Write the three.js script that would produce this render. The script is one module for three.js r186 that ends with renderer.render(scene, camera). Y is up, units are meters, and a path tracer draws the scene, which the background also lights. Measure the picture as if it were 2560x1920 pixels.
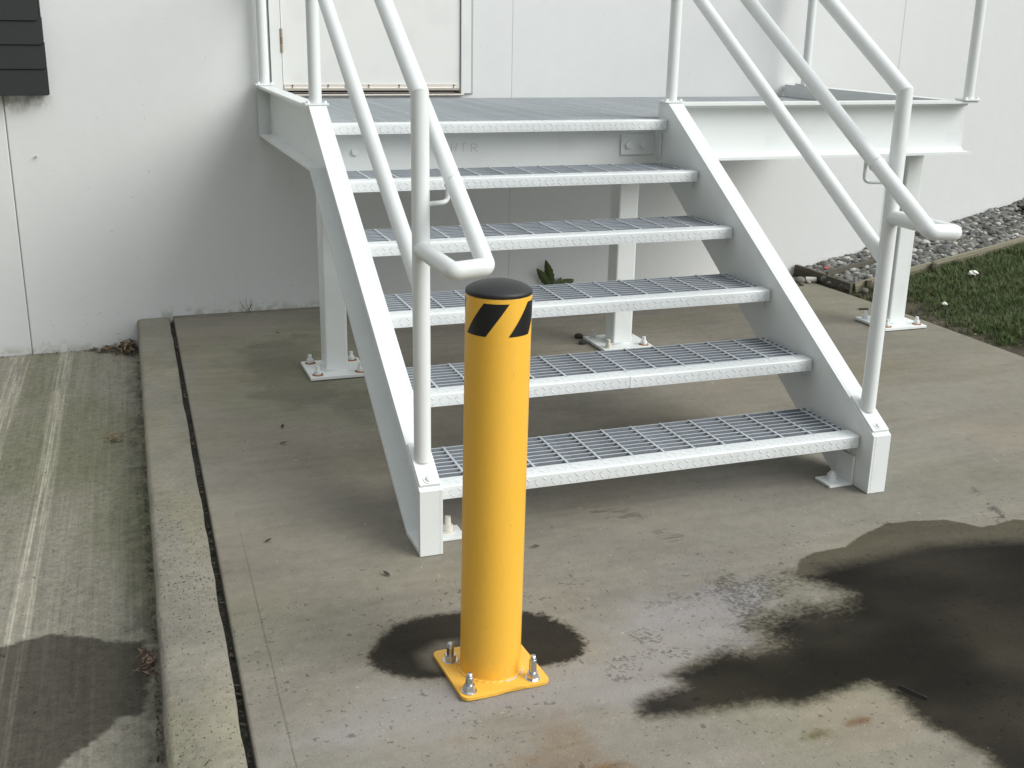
import * as THREE from 'three';
import { mergeGeometries, mergeVertices, toCreasedNormals } from 'three/addons/utils/BufferGeometryUtils.js';
import { RoundedBoxGeometry } from 'three/addons/geometries/RoundedBoxGeometry.js';

// ------------------------------------------------------------------ camera, sky, sun, exposure
const scene = new THREE.Scene();
const W0 = 2560, H0 = 1920, FPX = 2831.4;
const CAM = new THREE.Vector3(-0.8335, 1.4629, 5.9059);
const YAW = 0.3487, PITCH = 0.3083, ROLL = 0.0175;
const cF = new THREE.Vector3(Math.sin(YAW) * Math.cos(PITCH), -Math.sin(PITCH), -Math.cos(YAW) * Math.cos(PITCH));
const cR0 = new THREE.Vector3(Math.cos(YAW), 0, Math.sin(YAW));
const cU0 = new THREE.Vector3().crossVectors(cR0, cF);
const cR = cR0.clone().multiplyScalar(Math.cos(ROLL)).addScaledVector(cU0, Math.sin(ROLL));
const cU = cU0.clone().multiplyScalar(Math.cos(ROLL)).addScaledVector(cR0, -Math.sin(ROLL));
const camera = new THREE.PerspectiveCamera(2 * Math.atan(H0 / 2 / FPX) * 180 / Math.PI, W0 / H0, 0.05, 600);
camera.position.copy(CAM); camera.up.copy(cU); camera.lookAt(CAM.clone().add(cF));

const SUN_DIR = new THREE.Vector3(0.61, 0.56, 0.56).normalize();
{ // thin bright overcast: CIE-like overcast gradient with the broad glow of the veiled sun
  const w = 256, h = 128, data = new Float32Array(w * h * 4);
  for (let j = 0; j < h; j++) for (let i = 0; i < w; i++) {
    const el = ((j + 0.5) / h - 0.5) * Math.PI, az = ((i + 0.5) / w) * 2 * Math.PI - Math.PI;
    const dx = Math.cos(el) * Math.cos(az), dy = Math.sin(el), dz = Math.cos(el) * Math.sin(az);
    const s = Math.max(0, dy), c = dx * SUN_DIR.x + dy * SUN_DIR.y + dz * SUN_DIR.z;
    let L = 0.03 + 0.27 * Math.pow(s, 1.6);
    L += 0.86 * Math.exp(-(1 - c) / 0.27);
    L *= 1 + 0.05 * Math.sin(7 * dx + 3 * dz) * Math.sin(5 * dz + 2 * dy);
    if (dy < 0) L = 0.05;
    const o = (j * w + i) * 4; data[o] = L * 0.955; data[o + 1] = L * 1.0; data[o + 2] = L * 1.03; data[o + 3] = 1;
  }
  const sky = new THREE.DataTexture(data, w, h, THREE.RGBAFormat, THREE.FloatType);
  sky.mapping = THREE.EquirectangularReflectionMapping; sky.magFilter = THREE.LinearFilter; sky.needsUpdate = true;
  scene.background = sky; scene.environment = sky;
}
const sun = new THREE.DirectionalLight(0xfffcf6, 1.15);
sun.position.copy(SUN_DIR).multiplyScalar(14).add(new THREE.Vector3(1, 0, 1.5)); sun.target.position.set(1, 0, 1.5);
sun.castShadow = true; sun.shadow.radius = 72; sun.shadow.mapSize.set(2048, 2048);
Object.assign(sun.shadow.camera, { left: -7, right: 7, top: 7, bottom: -7, near: 0.5, far: 40 });
scene.add(sun, sun.target);
const renderer = new THREE.WebGLRenderer({ antialias: true });
renderer.setSize(1024, 768); renderer.shadowMap.enabled = true; renderer.shadowMap.type = THREE.PCFSoftShadowMap;
renderer.outputColorSpace = THREE.SRGBColorSpace;
renderer.toneMapping = THREE.LinearToneMapping; renderer.toneMappingExposure = 2.02;

// ------------------------------------------------------------------ helpers
let seed = 20240611;
const rnd = () => { seed = (seed * 1664525 + 1013904223) >>> 0; return seed / 4294967296; };
const rr = (a, b) => a + (b - a) * rnd();
const V = (x, y, z) => new THREE.Vector3(x, y, z);
const LAT = new Float32Array(65536); for (let i = 0; i < 65536; i++) LAT[i] = rnd();
function vn(x, y) {
  const xi = Math.floor(x), yi = Math.floor(y); let fx = x - xi, fy = y - yi;
  fx = fx * fx * (3 - 2 * fx); fy = fy * fy * (3 - 2 * fy);
  const a = (yi & 255) << 8, b = ((yi + 1) & 255) << 8, c = xi & 255, d = (xi + 1) & 255;
  const p = LAT[a | c] + (LAT[a | d] - LAT[a | c]) * fx, q = LAT[b | c] + (LAT[b | d] - LAT[b | c]) * fx;
  return p + (q - p) * fy;
}
const fbm = (x, y, n = 4) => { let s = 0, a = 0.5, t = 0; for (let i = 0; i < n; i++) { s += a * vn(x, y); t += a; x = x * 2.03 + 17.3; y = y * 2.03 + 9.1; a *= 0.5; } return s / t; };
const sst = (a, b, x) => { const t = Math.min(1, Math.max(0, (x - a) / (b - a))); return t * t * (3 - 2 * t); };
// photo pixel (2560 x 1920) -> direction -> point on a horizontal surface at height y
function onFloor(px, py, y = 0) {
  const k = cF.clone().addScaledVector(cR, (px - W0 / 2) / FPX).addScaledVector(cU, -(py - H0 / 2) / FPX);
  return CAM.clone().addScaledVector(k, (y - CAM.y) / k.y);
}
const crop = (x0, y0, s, pts, y = 0) => pts.map(([x, z]) => { const p = onFloor(x0 + x / s, y0 + z / s, y); return [p.x, p.z]; });
function polySD(pts) { // signed distance to a closed outline in metres, negative inside
  let b = [1e9, 1e9, -1e9, -1e9]; for (const [x, z] of pts) b = [Math.min(b[0], x), Math.min(b[1], z), Math.max(b[2], x), Math.max(b[3], z)];
  return (x, z) => {
    if (x < b[0] - 0.4 || z < b[1] - 0.4 || x > b[2] + 0.4 || z > b[3] + 0.4) return 1;
    let d = 1e9, ins = false;
    for (let i = 0, j = pts.length - 1; i < pts.length; j = i++) {
      const [ax, az] = pts[j], [bx, bz] = pts[i], ex = bx - ax, ez = bz - az;
      const t = Math.min(1, Math.max(0, ((x - ax) * ex + (z - az) * ez) / (ex * ex + ez * ez))), qx = x - ax - t * ex, qz = z - az - t * ez;
      d = Math.min(d, qx * qx + qz * qz);
      if ((bz > z) !== (az > z) && x < (ax - bx) * (z - bz) / (az - bz) + bx) ins = !ins;
    }
    return ins ? -Math.sqrt(d) : Math.sqrt(d);
  };
}
const toS = (l) => { l = Math.min(1, Math.max(0, l)); return 255 * (l <= 0.0031308 ? 12.92 * l : 1.055 * Math.pow(l, 1 / 2.4) - 0.055); };
// a painted surface: fn(u-metres, v-metres) -> [r, g, b (linear), roughness, height 0..1]
function surfaceTex(w, h, x0, x1, z0, z1, fn, rough = true, bump = true) {
  const c = new Uint8Array(w * h * 4), r = rough && new Uint8Array(w * h * 4), b = bump && new Uint8Array(w * h * 4), o = [0, 0, 0, 0.8, 0.5];
  for (let j = 0, k = 0; j < h; j++) for (let i = 0; i < w; i++, k += 4) {
    o[3] = 0.8; o[4] = 0.5; fn(x0 + (x1 - x0) * (i + 0.5) / w, z0 + (z1 - z0) * (j + 0.5) / h, o);
    c[k] = toS(o[0]); c[k + 1] = toS(o[1]); c[k + 2] = toS(o[2]); c[k + 3] = 255;
    if (r) { r[k] = r[k + 1] = r[k + 2] = Math.max(0, Math.min(255, o[3] * 255)); r[k + 3] = 255; }
    if (b) { b[k] = b[k + 1] = b[k + 2] = Math.max(0, Math.min(255, o[4] * 255)); b[k + 3] = 255; }
  }
  const mk = (d, srgb) => { const t = new THREE.DataTexture(d, w, h, THREE.RGBAFormat); t.magFilter = THREE.LinearFilter; t.minFilter = THREE.LinearMipmapLinearFilter; t.generateMipmaps = true; t.anisotropy = 8; t.wrapS = t.wrapT = THREE.RepeatWrapping; if (srgb) t.colorSpace = THREE.SRGBColorSpace; t.needsUpdate = true; return t; };
  return { map: mk(c, true), roughnessMap: r ? mk(r) : null, bumpMap: b ? mk(b) : null };
}
// uv of a horizontal / vertical sheet from its own coordinates
function uvFrom(g, fn) { const p = g.attributes.position, n = g.attributes.normal, uv = new Float32Array(p.count * 2); for (let i = 0; i < p.count; i++) { const [u, v] = fn(p.getX(i), p.getY(i), p.getZ(i), n && [n.getX(i), n.getY(i), n.getZ(i)]); uv[2 * i] = u; uv[2 * i + 1] = v; } g.setAttribute('uv', new THREE.BufferAttribute(uv, 2)); return g; }
const planar = (g, s = 1) => uvFrom(g, (x, y, z, n) => { const a = Math.abs(n[0]), b = Math.abs(n[1]), c = Math.abs(n[2]); return a > b && a > c ? [z * s, y * s] : b > c ? [x * s, z * s] : [x * s, y * s]; });
const flat = (g) => { g = g.index ? g.toNonIndexed() : g; for (const k of Object.keys(g.attributes)) if (!['position', 'normal', 'uv'].includes(k)) g.deleteAttribute(k); if (!g.attributes.uv) g.setAttribute('uv', new THREE.BufferAttribute(new Float32Array(g.attributes.position.count * 2), 2)); return g; };
const merge = (list) => list.length === 1 ? list[0] : mergeGeometries(list.map(flat));
const box = (x0, x1, y0, y1, z0, z1, r = 0.0012) => { const w = x1 - x0, h = y1 - y0, d = z1 - z0, g = r > 0 ? new RoundedBoxGeometry(w, h, d, 1, Math.min(r, w / 2.1, h / 2.1, d / 2.1)) : new THREE.BoxGeometry(w, h, d); return planar(g.translate((x0 + x1) / 2, (y0 + y1) / 2, (z0 + z1) / 2)); };
const rot = (g, m) => planar(g.applyMatrix4(m));
// polygon [[z, y], ...] (with an optional hole) swept along x
function prismX(pts, x0, x1, hole, bevel = 0) {
  const s = new THREE.Shape(pts.map(([z, y]) => new THREE.Vector2(z, y)));
  if (hole) s.holes.push(new THREE.Path(hole.map(([z, y]) => new THREE.Vector2(z, y))));
  const g = new THREE.ExtrudeGeometry(s, { depth: x1 - x0 - 2 * bevel, bevelEnabled: bevel > 0, bevelThickness: bevel, bevelSize: bevel, bevelOffset: -bevel, bevelSegments: 1, curveSegments: 8 });
  g.applyMatrix4(new THREE.Matrix4().makeBasis(V(0, 0, 1), V(0, 1, 0), V(-1, 0, 0))).translate(x1 - bevel, 0, 0);
  return planar(g);
}
function inset(pts, t) { // polygon moved inwards by t
  const n = pts.length; let area = 0; pts.forEach((p, i) => { const q = pts[(i + 1) % n]; area += p[0] * q[1] - q[0] * p[1]; }); const sg = area > 0 ? 1 : -1;
  const ln = pts.map((p, i) => { const q = pts[(i + 1) % n], l = Math.hypot(q[0] - p[0], q[1] - p[1]), nx = -(q[1] - p[1]) / l * sg, ny = (q[0] - p[0]) / l * sg; return [p[0] + nx * t, p[1] + ny * t, (q[0] - p[0]) / l, (q[1] - p[1]) / l]; });
  return pts.map((_, i) => { const a = ln[(i + n - 1) % n], b = ln[i], det = a[2] * b[3] - a[3] * b[2], s = ((b[0] - a[0]) * b[3] - (b[1] - a[1]) * b[2]) / det; return [a[0] + a[2] * s, a[1] + a[3] * s]; });
}
// round bar through points, corners rounded with radius f (or mitred when f = 0)
function pipe(pts, r, f = 0, seg = 22) {
  if (f > 0 && pts.length > 2) {
    const c = new THREE.CurvePath(); let a = pts[0];
    for (let i = 1; i < pts.length - 1; i++) {
      const p = pts[i], d0 = p.clone().sub(pts[i - 1]).normalize(), d1 = pts[i + 1].clone().sub(p).normalize(), m = f * Math.tan(d0.angleTo(d1) / 2);
      const s = p.clone().addScaledVector(d0, -m), e = p.clone().addScaledVector(d1, m);
      c.add(new THREE.LineCurve3(a, s)); c.add(new THREE.QuadraticBezierCurve3(s, p.clone(), e)); a = e;
    }
    c.add(new THREE.LineCurve3(a, pts[pts.length - 1]));
    const q = []; for (const k of c.curves) { const n = k.isLineCurve3 ? 1 : 8; for (let i = 0; i < n; i++) q.push(k.getPoint(i / n)); } q.push(pts[pts.length - 1]);
    return planar(ringSweep(q, r, seg, true));
  }
  return planar(ringSweep(pts, r, seg, false));
}
function ringSweep(P, r, seg, smooth) {
  const dirs = P.slice(1).map((p, i) => p.clone().sub(P[i]).normalize());
  let ux = Math.abs(dirs[0].x) < 0.9 ? V(1, 0, 0) : V(0, 0, 1); ux.addScaledVector(dirs[0], -ux.dot(dirs[0])).normalize();
  const pos = [], nor = [];
  const frames = dirs.map((d, i) => { if (i) { ux = ux.clone().applyQuaternion(new THREE.Quaternion().setFromUnitVectors(dirs[i - 1], d)); ux.addScaledVector(d, -ux.dot(d)).normalize(); } return [d, ux, new THREE.Vector3().crossVectors(d, ux)]; });
  const ring = (i, k) => { // ring at point i with the frame of segment k, cut by the mitre plane
    const [d, a, b] = frames[k], m = i === 0 ? dirs[0] : i === P.length - 1 ? dirs[dirs.length - 1] : dirs[i - 1].clone().add(dirs[i]).normalize(), out = [];
    for (let s = 0; s <= seg; s++) { const t = s / seg * 2 * Math.PI, n = a.clone().multiplyScalar(Math.cos(t)).addScaledVector(b, Math.sin(t)), o = n.clone().multiplyScalar(r); o.addScaledVector(d, -o.dot(m) / d.dot(m)); out.push([P[i].clone().add(o), n]); }
    return out;
  };
  for (let k = 0; k < dirs.length; k++) {
    const A = ring(k, k), B = ring(k + 1, k);
    if (smooth && k + 1 < dirs.length) { const C = ring(k + 1, k + 1); B.forEach((v, i) => { v[1] = v[1].clone().add(C[i][1]).normalize(); }); }
    if (smooth && k > 0) { const C = ring(k, k - 1); A.forEach((v, i) => { v[1] = v[1].clone().add(C[i][1]).normalize(); }); }
    for (let s = 0; s < seg; s++) for (const v of [A[s], A[s + 1], B[s + 1], A[s], B[s + 1], B[s]]) { pos.push(v[0].x, v[0].y, v[0].z); nor.push(v[1].x, v[1].y, v[1].z); }
  }
  for (const [i, k, sgn] of [[0, 0, -1], [P.length - 1, dirs.length - 1, 1]]) { const R = ring(i, k), n = frames[k][0].clone().multiplyScalar(sgn); for (let s = 0; s < seg; s++) for (const v of sgn > 0 ? [P[i], R[s][0], R[s + 1][0]] : [P[i], R[s + 1][0], R[s][0]]) { pos.push(v.x, v.y, v.z); nor.push(n.x, n.y, n.z); } }
  const g = new THREE.BufferGeometry(); g.setAttribute('position', new THREE.Float32BufferAttribute(pos, 3)); g.setAttribute('normal', new THREE.Float32BufferAttribute(nor, 3)); return g;
}
const lathe = (prof, seg = 40) => new THREE.LatheGeometry(prof.map(([x, y]) => new THREE.Vector2(x, y)), seg);
const used = {};
function numbered(n) { used[n] = (used[n] ?? -1) + 1; return used[n] ? `${n}_${String(used[n]).padStart(3, '0')}` : n; }
function mesh(name, g, m, parent) { const o = new THREE.Mesh(g, m); o.castShadow = o.receiveShadow = true; o.name = parent === undefined ? numbered(name) : name; (parent ?? scene).add(o); return o; }
function tag(o, label, category, group) { o.userData.label = label; o.userData.category = category; if (group) o.userData.group = group; return o; }
function thing(name, label, category, group) { const o = new THREE.Group(); o.name = numbered(name); scene.add(o); return tag(o, label, category, group); }
function part(name, parent) { const o = new THREE.Group(); o.name = name; parent.add(o); return o; }
const structure = (o, label) => { o.userData.kind = 'structure'; if (label) o.userData.label = label; return o; };
const stuff = (o, label, category) => { o.userData.kind = 'stuff'; if (label) o.userData.label = label; if (category) o.userData.category = category; return o; };
const lin = (r, g, b) => new THREE.Color().setRGB(r, g, b);
const std = (c, roughness, o = {}) => new THREE.MeshStandardMaterial({ color: c, roughness, ...o });

// ------------------------------------------------------------------ shared materials
// tile of slightly orange-peeled paint with a little handling dirt and scattered chips, 1 m
const paintTex = surfaceTex(512, 512, 0, 1, 0, 1, (x, y, o) => {
  const n = fbm(x * 6, y * 6, 3), f = vn(x * 256, y * 256), d = fbm(x * 32 + 40, y * 32, 3);
  let v = 1 - 0.045 * sst(0.5, 0.78, n) - 0.02 * f; const sp = vn(x * 128 + 9, y * 128 + 3);
  if (sp > 0.985) v *= 0.86;
  o[0] = v; o[1] = v * 0.998; o[2] = v * (0.994 - 0.01 * d); o[3] = 0.85 + 0.3 * (d - 0.5); o[4] = 0.5 + 0.5 * (fbm(x * 96, y * 96, 2) - 0.5);
});
const steelPaint = std(lin(0.79, 0.825, 0.825), 0.42, { map: paintTex.map, roughnessMap: paintTex.roughnessMap, bumpMap: paintTex.bumpMap, bumpScale: 0.0004 });
const galvTex = surfaceTex(512, 512, 0, 1, 0, 1, (x, y, o) => {
  const n = fbm(x * 20, y * 20, 4), s = vn(x * 64 + 5, y * 64), q = vn(x * 200, y * 200);
  const v = 0.86 + 0.22 * (n - 0.5) + 0.12 * (s - 0.5) + 0.08 * (q - 0.5) - 0.10 * sst(0.62, 0.78, fbm(x * 9 + 30, y * 9, 3));
  o[0] = v * 0.985; o[1] = v; o[2] = v * 1.012; o[3] = 0.75 + 0.5 * (n - 0.5); o[4] = n;
});
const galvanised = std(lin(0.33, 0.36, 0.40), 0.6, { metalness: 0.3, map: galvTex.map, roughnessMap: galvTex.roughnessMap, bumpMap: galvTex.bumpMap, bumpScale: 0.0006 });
const paleZinc = std(lin(0.74, 0.775, 0.80), 0.5, { metalness: 0.15, map: galvTex.map, roughnessMap: galvTex.roughnessMap });   // paler zinc for the tread bar tops and the cross rods
const platformGrating = std(lin(0.50, 0.53, 0.55), 0.55, { metalness: 0.15, map: galvTex.map, roughnessMap: galvTex.roughnessMap });
const nosingMat = std(lin(0.74, 0.775, 0.785), 0.5, { metalness: 0.08, map: paintTex.map, roughnessMap: galvTex.roughnessMap });
const zinc = std(lin(0.62, 0.63, 0.64), 0.28, { metalness: 0.9 });
const rust = std(lin(0.30, 0.12, 0.04), 0.95);
const dullBolt = std(lin(0.66, 0.63, 0.56), 0.6);

// ------------------------------------------------------------------ ground
const ROAD_Y = -0.147;
structure(mesh('ground', uvFrom(new THREE.PlaneGeometry(400, 400).rotateX(-Math.PI / 2).translate(0, -0.32, 0), (x, y, z) => [x, z]), std(lin(0.21, 0.20, 0.17), 0.95)), 'flat yard ground around the building');

const K = 0.0236, kx1 = -0.726, kx2 = -0.567, kx3 = -0.547, SLABX = 3.19, ZD = 4.8;
// concrete slab under the stairs, with its stains
const wetBollard = polySD(crop(0, 0, 2212 / 2560, [[790, 1420], [812, 1385], [850, 1352], [905, 1333], [960, 1325], [1050, 1318], [1130, 1318], [1180, 1328], [1215, 1345], [1255, 1372], [1272, 1397], [1258, 1418], [1225, 1434], [1130, 1450], [1010, 1452], [985, 1462], [930, 1468], [880, 1466], [840, 1455], [805, 1440]]));
const dryIsland = polySD(crop(0, 0, 2212 / 2560, [[900, 1412], [945, 1388], [985, 1384], [1000, 1440], [960, 1452], [915, 1440]]));
const C9 = (p) => crop(1600, 1220, 2.304, p);
const wetRight = polySD(C9([[-10, 1325], [-25, 1270], [20, 1212], [250, 1132], [150, 1082], [300, 1002], [420, 935], [600, 922], [700, 892], [600, 805], [680, 742], [830, 690], [905, 645], [1060, 668], [1150, 610], [1050, 575], [930, 552], [862, 492], [930, 470], [960, 415], [1100, 400], [1250, 375], [1400, 335], [1600, 285], [1900, 275], [2212, 262], [2600, 250], [2950, 330], [3150, 520], [3200, 800], [3050, 1150], [2900, 1500], [2600, 1850], [2300, 1950], [2120, 1850], [2050, 1700], [2030, 1613], [1990, 1540], [1900, 1500], [1800, 1430], [1650, 1375], [1560, 1310], [1500, 1260], [1430, 1190], [1350, 1145], [1250, 1150], [1100, 1190], [1060, 1220], [960, 1250], [700, 1245], [500, 1275], [300, 1305], [100, 1332]]));
const dampRight = polySD(C9([[900, 500], [925, 410], [1000, 370], [1180, 340], [1300, 262], [1420, 206], [1560, 190], [1750, 183], [1850, 200], [1960, 228], [2050, 212], [2150, 180], [2400, 190], [2700, 205], [3000, 280], [3230, 470], [3280, 800], [3100, 1000], [2700, 700], [1500, 520]]));
const washed = polySD(crop(860, 1220, 2.37, [[-200, 1400], [0, 1360], [420, 1180], [700, 1100], [1050, 1060], [1500, 985], [1520, 800], [1800, 690], [2133, 600], [2500, 560], [2500, 760], [2200, 1000], [1900, 1330], [1200, 1350], [700, 1420], [300, 1480], [-200, 1560], [-420, 1620], [-500, 1480]]));
const rustPatch = polySD(crop(860, 1220, 2.37, [[1050, 1500], [1300, 1420], [1420, 1480], [1430, 1640], [1300, 1720], [1000, 1730], [900, 1650]]));
const rustSmall = polySD(C9([[1180, 1365], [1200, 1345], [1290, 1322], [1322, 1326], [1300, 1350], [1200, 1372]]));
const oliveSmall = polySD(C9([[930, 1455], [960, 1420], [1020, 1395], [1085, 1400], [1080, 1425], [1000, 1455]]));
const scuff = polySD(C9([[1905, -20], [1940, 20], [2010, 80], [2120, 160], [2130, 185], [2060, 200], [2010, 120], [1940, 40]]));
const olivePatch = polySD(crop(0, 0, 2212 / 2560, [[520, 760], [640, 730], [760, 820], [830, 900], [760, 880], [640, 880], [560, 860]]));  // slightly darker olive patch near the left column
const bootA = polySD(crop(860, 1220, 2.37, [[1540, 1010], [1640, 990], [1770, 1030], [1760, 1110], [1650, 1160], [1560, 1130]])), bootB = polySD(crop(860, 1220, 2.37, [[1670, 860], [1780, 820], [1880, 870], [1900, 930], [1780, 940], [1690, 900]])), bootC = polySD(crop(860, 1220, 2.37, [[1600, 1000], [1860, 940], [2060, 950], [2050, 1010], [1900, 1010]]));
const roughC = onFloor(1600 + 780 / 2.304, 1220 + 720 / 2.304);
const smudge = polySD(crop(1280, 960, 1.728, [[580, 952], [850, 880], [900, 825], [1000, 845], [1200, 815], [1235, 860], [1060, 950], [1110, 1010], [1000, 1060], [975, 985], [860, 915], [700, 945]]));
const smearA = polySD(crop(1280, 960, 1.728, [[330, 545], [430, 535], [590, 560], [560, 585], [440, 578], [350, 555]])), smearB = polySD(crop(1280, 960, 1.728, [[630, 640], [700, 625], [760, 660], [720, 700], [650, 680]]));
const cutA = onFloor(540 * 1.1573, 1240 * 1.1573), cutB = onFloor(640 * 1.1573, 1659 * 1.1573);
function concreteBase(x, z, o) {
  const big = fbm(x * 0.9 + 3, z * 1.3, 4), mid = fbm(x * 3.4 + 11, z * 6 + 5, 4), fine = fbm(x * 40, z * 40, 3), trow = fbm(x * 5, z * 34 + 2 * big, 3), gr = vn(x * 420, z * 420), gr2 = vn(x * 230 + 7, z * 230);
  let v = 0.222 + 0.085 * (big - 0.5) + 0.06 * (mid - 0.5) + 0.04 * (fine - 0.5) + 0.04 * (trow - 0.5) + 0.025 * (gr - 0.5);
  if (gr2 > 0.92) v *= 1.16; if (gr2 < 0.08) v *= 0.82;
  const warm = fbm(x * 1.7 + 50, z * 2.2 + 20, 3) - 0.5, gn = sst(0.55, 0.75, fbm(x * 1.3 + 80, z * 1.6 + 4, 4));
  o[0] = v * (1.06 + 0.07 * warm - 0.03 * gn); o[1] = v * 0.978; o[2] = v * (0.81 - 0.10 * warm - 0.05 * gn);
  o[3] = 0.82 + 0.12 * (fine - 0.5); o[4] = 0.5 + 0.5 * (fine - 0.5) + 0.25 * (gr - 0.5) + 0.3 * (trow - 0.5);
}
const mulc = (o, k, r = 1, g = 1, b = 1) => { o[0] *= k * r; o[1] *= k * g; o[2] *= k * b; };
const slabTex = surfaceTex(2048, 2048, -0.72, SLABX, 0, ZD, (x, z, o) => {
  concreteBase(x, z, o);
  const e1 = (fbm(x * 9, z * 9, 4) - 0.5), e2 = (fbm(x * 60 + 3, z * 60, 2) - 0.5), e3 = vn(x * 260, z * 260) - 0.5;
  const ew = 0.022 * e1 + 0.014 * e2 + 0.008 * e3, rz = sst(0.42, 0.12, Math.hypot(x - roughC.x, (z - roughC.z) * 1.3)), eg = 0.05 * (fbm(x * 110, z * 130, 3) - 0.5) + 0.04 * (fbm(x * 24 + 30 * z, z * 40, 3) - 0.5);
  let w = washed(x, z); if (w < 0.2) { const m = sst(0.05, -0.06, w + 0.16 * e1 + 0.04 * e2) * (0.75 + 0.5 * (fbm(x * 4, z * 22, 3) - 0.5)); const t = 0.315; o[0] += (t - o[0]) * 0.7 * m; o[1] += (t * 0.96 - o[1]) * 0.7 * m; o[2] += (t * 0.93 - o[2]) * 0.75 * m; }
  const du = olivePatch(x, z); if (du < 0.2) mulc(o, 1 - 0.22 * sst(0.08, -0.06, du + 0.3 * e1), 0.98, 1.02, 0.95);
  const dd = dampRight(x, z), wr = wetRight(x, z); let d = wr;
  { const up = sst(0.02, -0.03, dd), m = wr < 0.2 ? sst(0.026 + 0.045 * rz + 0.03 * up, -0.034 - 0.07 * rz - 0.06 * up, wr + ew + 0.35 * eg + 1.25 * rz * eg) : 0, md = dd < 0.2 ? sst(0.006, -0.004, dd + 0.4 * ew) * (1 - m) : 0, k = 0.052 + 0.14 * sst(0.3, 0.75, fbm(x * 2.2 + 9, z * 4, 3)) * sst(0.9, 0.0, x - 0.9);
    mulc(o, 1 - 0.64 * md, 1 + 0.04 * md, 1, 1 - 0.16 * md); mulc(o, 1 - (1 - k) * m, 1, 1 - 0.045 * m, 1 - 0.13 * m); o[3] += (0.84 - o[3]) * Math.max(m, 0.6 * md); o[4] = 0.5 + (o[4] - 0.5) * (1 - 0.4 * m); }
  d = wetBollard(x, z); if (d < 0.2) { const isl = sst(-0.03, 0.025, dryIsland(x, z) + 0.3 * ew); const m = sst(0.014, -0.016, d + ew * 0.9 + 0.25 * eg + 0.35 * eg * sst(-0.05, 0.25, x)) * (0.35 + 0.65 * isl); mulc(o, 1 - 0.875 * m, 1, 1 - 0.05 * m, 1 - 0.12 * m); o[3] += (0.85 - o[3]) * m; }
  d = smudge(x, z); if (d < 0.15) { const m = sst(0.035, -0.035, d + 1.6 * eg) * sst(0.25, 0.65, fbm(x * 150, z * 190, 3)); mulc(o, 1 - 0.5 * m, 1, 1, 1.03); }
  for (const sm of [smearA, smearB]) { d = sm(x, z); if (d < 0.1) mulc(o, 1 - 0.36 * sst(0.02, -0.02, d + 1.2 * eg) * sst(0.35, 0.65, fbm(x * 30, z * 140, 3))); }
  d = rustPatch(x, z); if (d < 0.3) { const m = sst(0.10, -0.06, d + 0.3 * e1) * (0.35 + 0.9 * sst(0.35, 0.7, fbm(x * 7, z * 26, 4))) * 1.0; mulc(o, 1 - 0.26 * m, 1 + 0.10 * m, 1 - 0.2 * m, 1 - 0.42 * m); }
  d = rustSmall(x, z); if (d < 0.1) { const m = sst(0.012, -0.012, d + 0.3 * ew) * 0.8; mulc(o, 1 - 0.35 * m, 1.05, 1 - 0.3 * m, 1 - 0.5 * m); }
  d = oliveSmall(x, z); if (d < 0.1) { const m = sst(0.018, -0.02, d + 0.6 * ew) * (0.5 + vn(x * 90, z * 90) * 0.6); mulc(o, 1 - 0.5 * m, 1, 1, 1 - 0.3 * m); }
  d = scuff(x, z); if (d < 0.1) { const m = sst(0.015, -0.015, d + 0.3 * ew) * sst(0.42, 0.6, fbm(x * 30 + z * 60, z * 14 - x * 30, 3)); mulc(o, 1 - 0.55 * m); }
  for (const bt of [bootA, bootB, bootC]) { d = bt(x, z); if (d < 0.03) { const a = x * 0.8 + z * 0.6, c = z * 0.8 - x * 0.6, m = sst(0.006, -0.006, d + 0.4 * ew) * sst(0.55, 0.68, vn(a * 130, c * 200) * 0.75 + 0.25 * vn(x * 300, z * 300)); mulc(o, 1 - 0.4 * m); } }
  // hairline saw cut beside the kerb
  const tz = (z - cutA.z) / (cutB.z - cutA.z), cx = cutA.x + (cutB.x - cutA.x) * tz + 0.003 * (fbm(z * 6, 3, 3) - 0.5); if (z > 2.2) { const m = sst(0.0028, 0.0006, Math.abs(x - cx)) * sst(2.4, 3.2, z); mulc(o, 1 - 0.3 * m); o[4] -= 0.25 * m; }
  // scattered grit, and darker along the foot of the wall
  const sp = vn(x * 150 + 31, z * 150 + 77) * vn(x * 61, z * 61 + 8); if (sp > 0.80) mulc(o, 0.55); else if (sp < 0.006) mulc(o, 1.5);
  const pk = vn(x * 18 + 5, z * 18), pg = vn(x * 110 + 3, z * 110 + 9); if (z > 3.2) { if (pk > 0.5 && pg > 0.88) mulc(o, 0.6); const pq = vn(x * 240 + 13, z * 240 + 3); if (pq > 0.94) mulc(o, 1.3); else if (pq < 0.05) mulc(o, 0.66); }
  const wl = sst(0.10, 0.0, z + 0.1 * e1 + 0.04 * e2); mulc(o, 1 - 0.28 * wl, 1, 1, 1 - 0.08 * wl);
});
const slabMat = new THREE.MeshPhysicalMaterial({ color: 0xffffff, roughness: 1, specularIntensity: 0.25, ...slabTex, bumpScale: 0.0022 });
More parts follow.
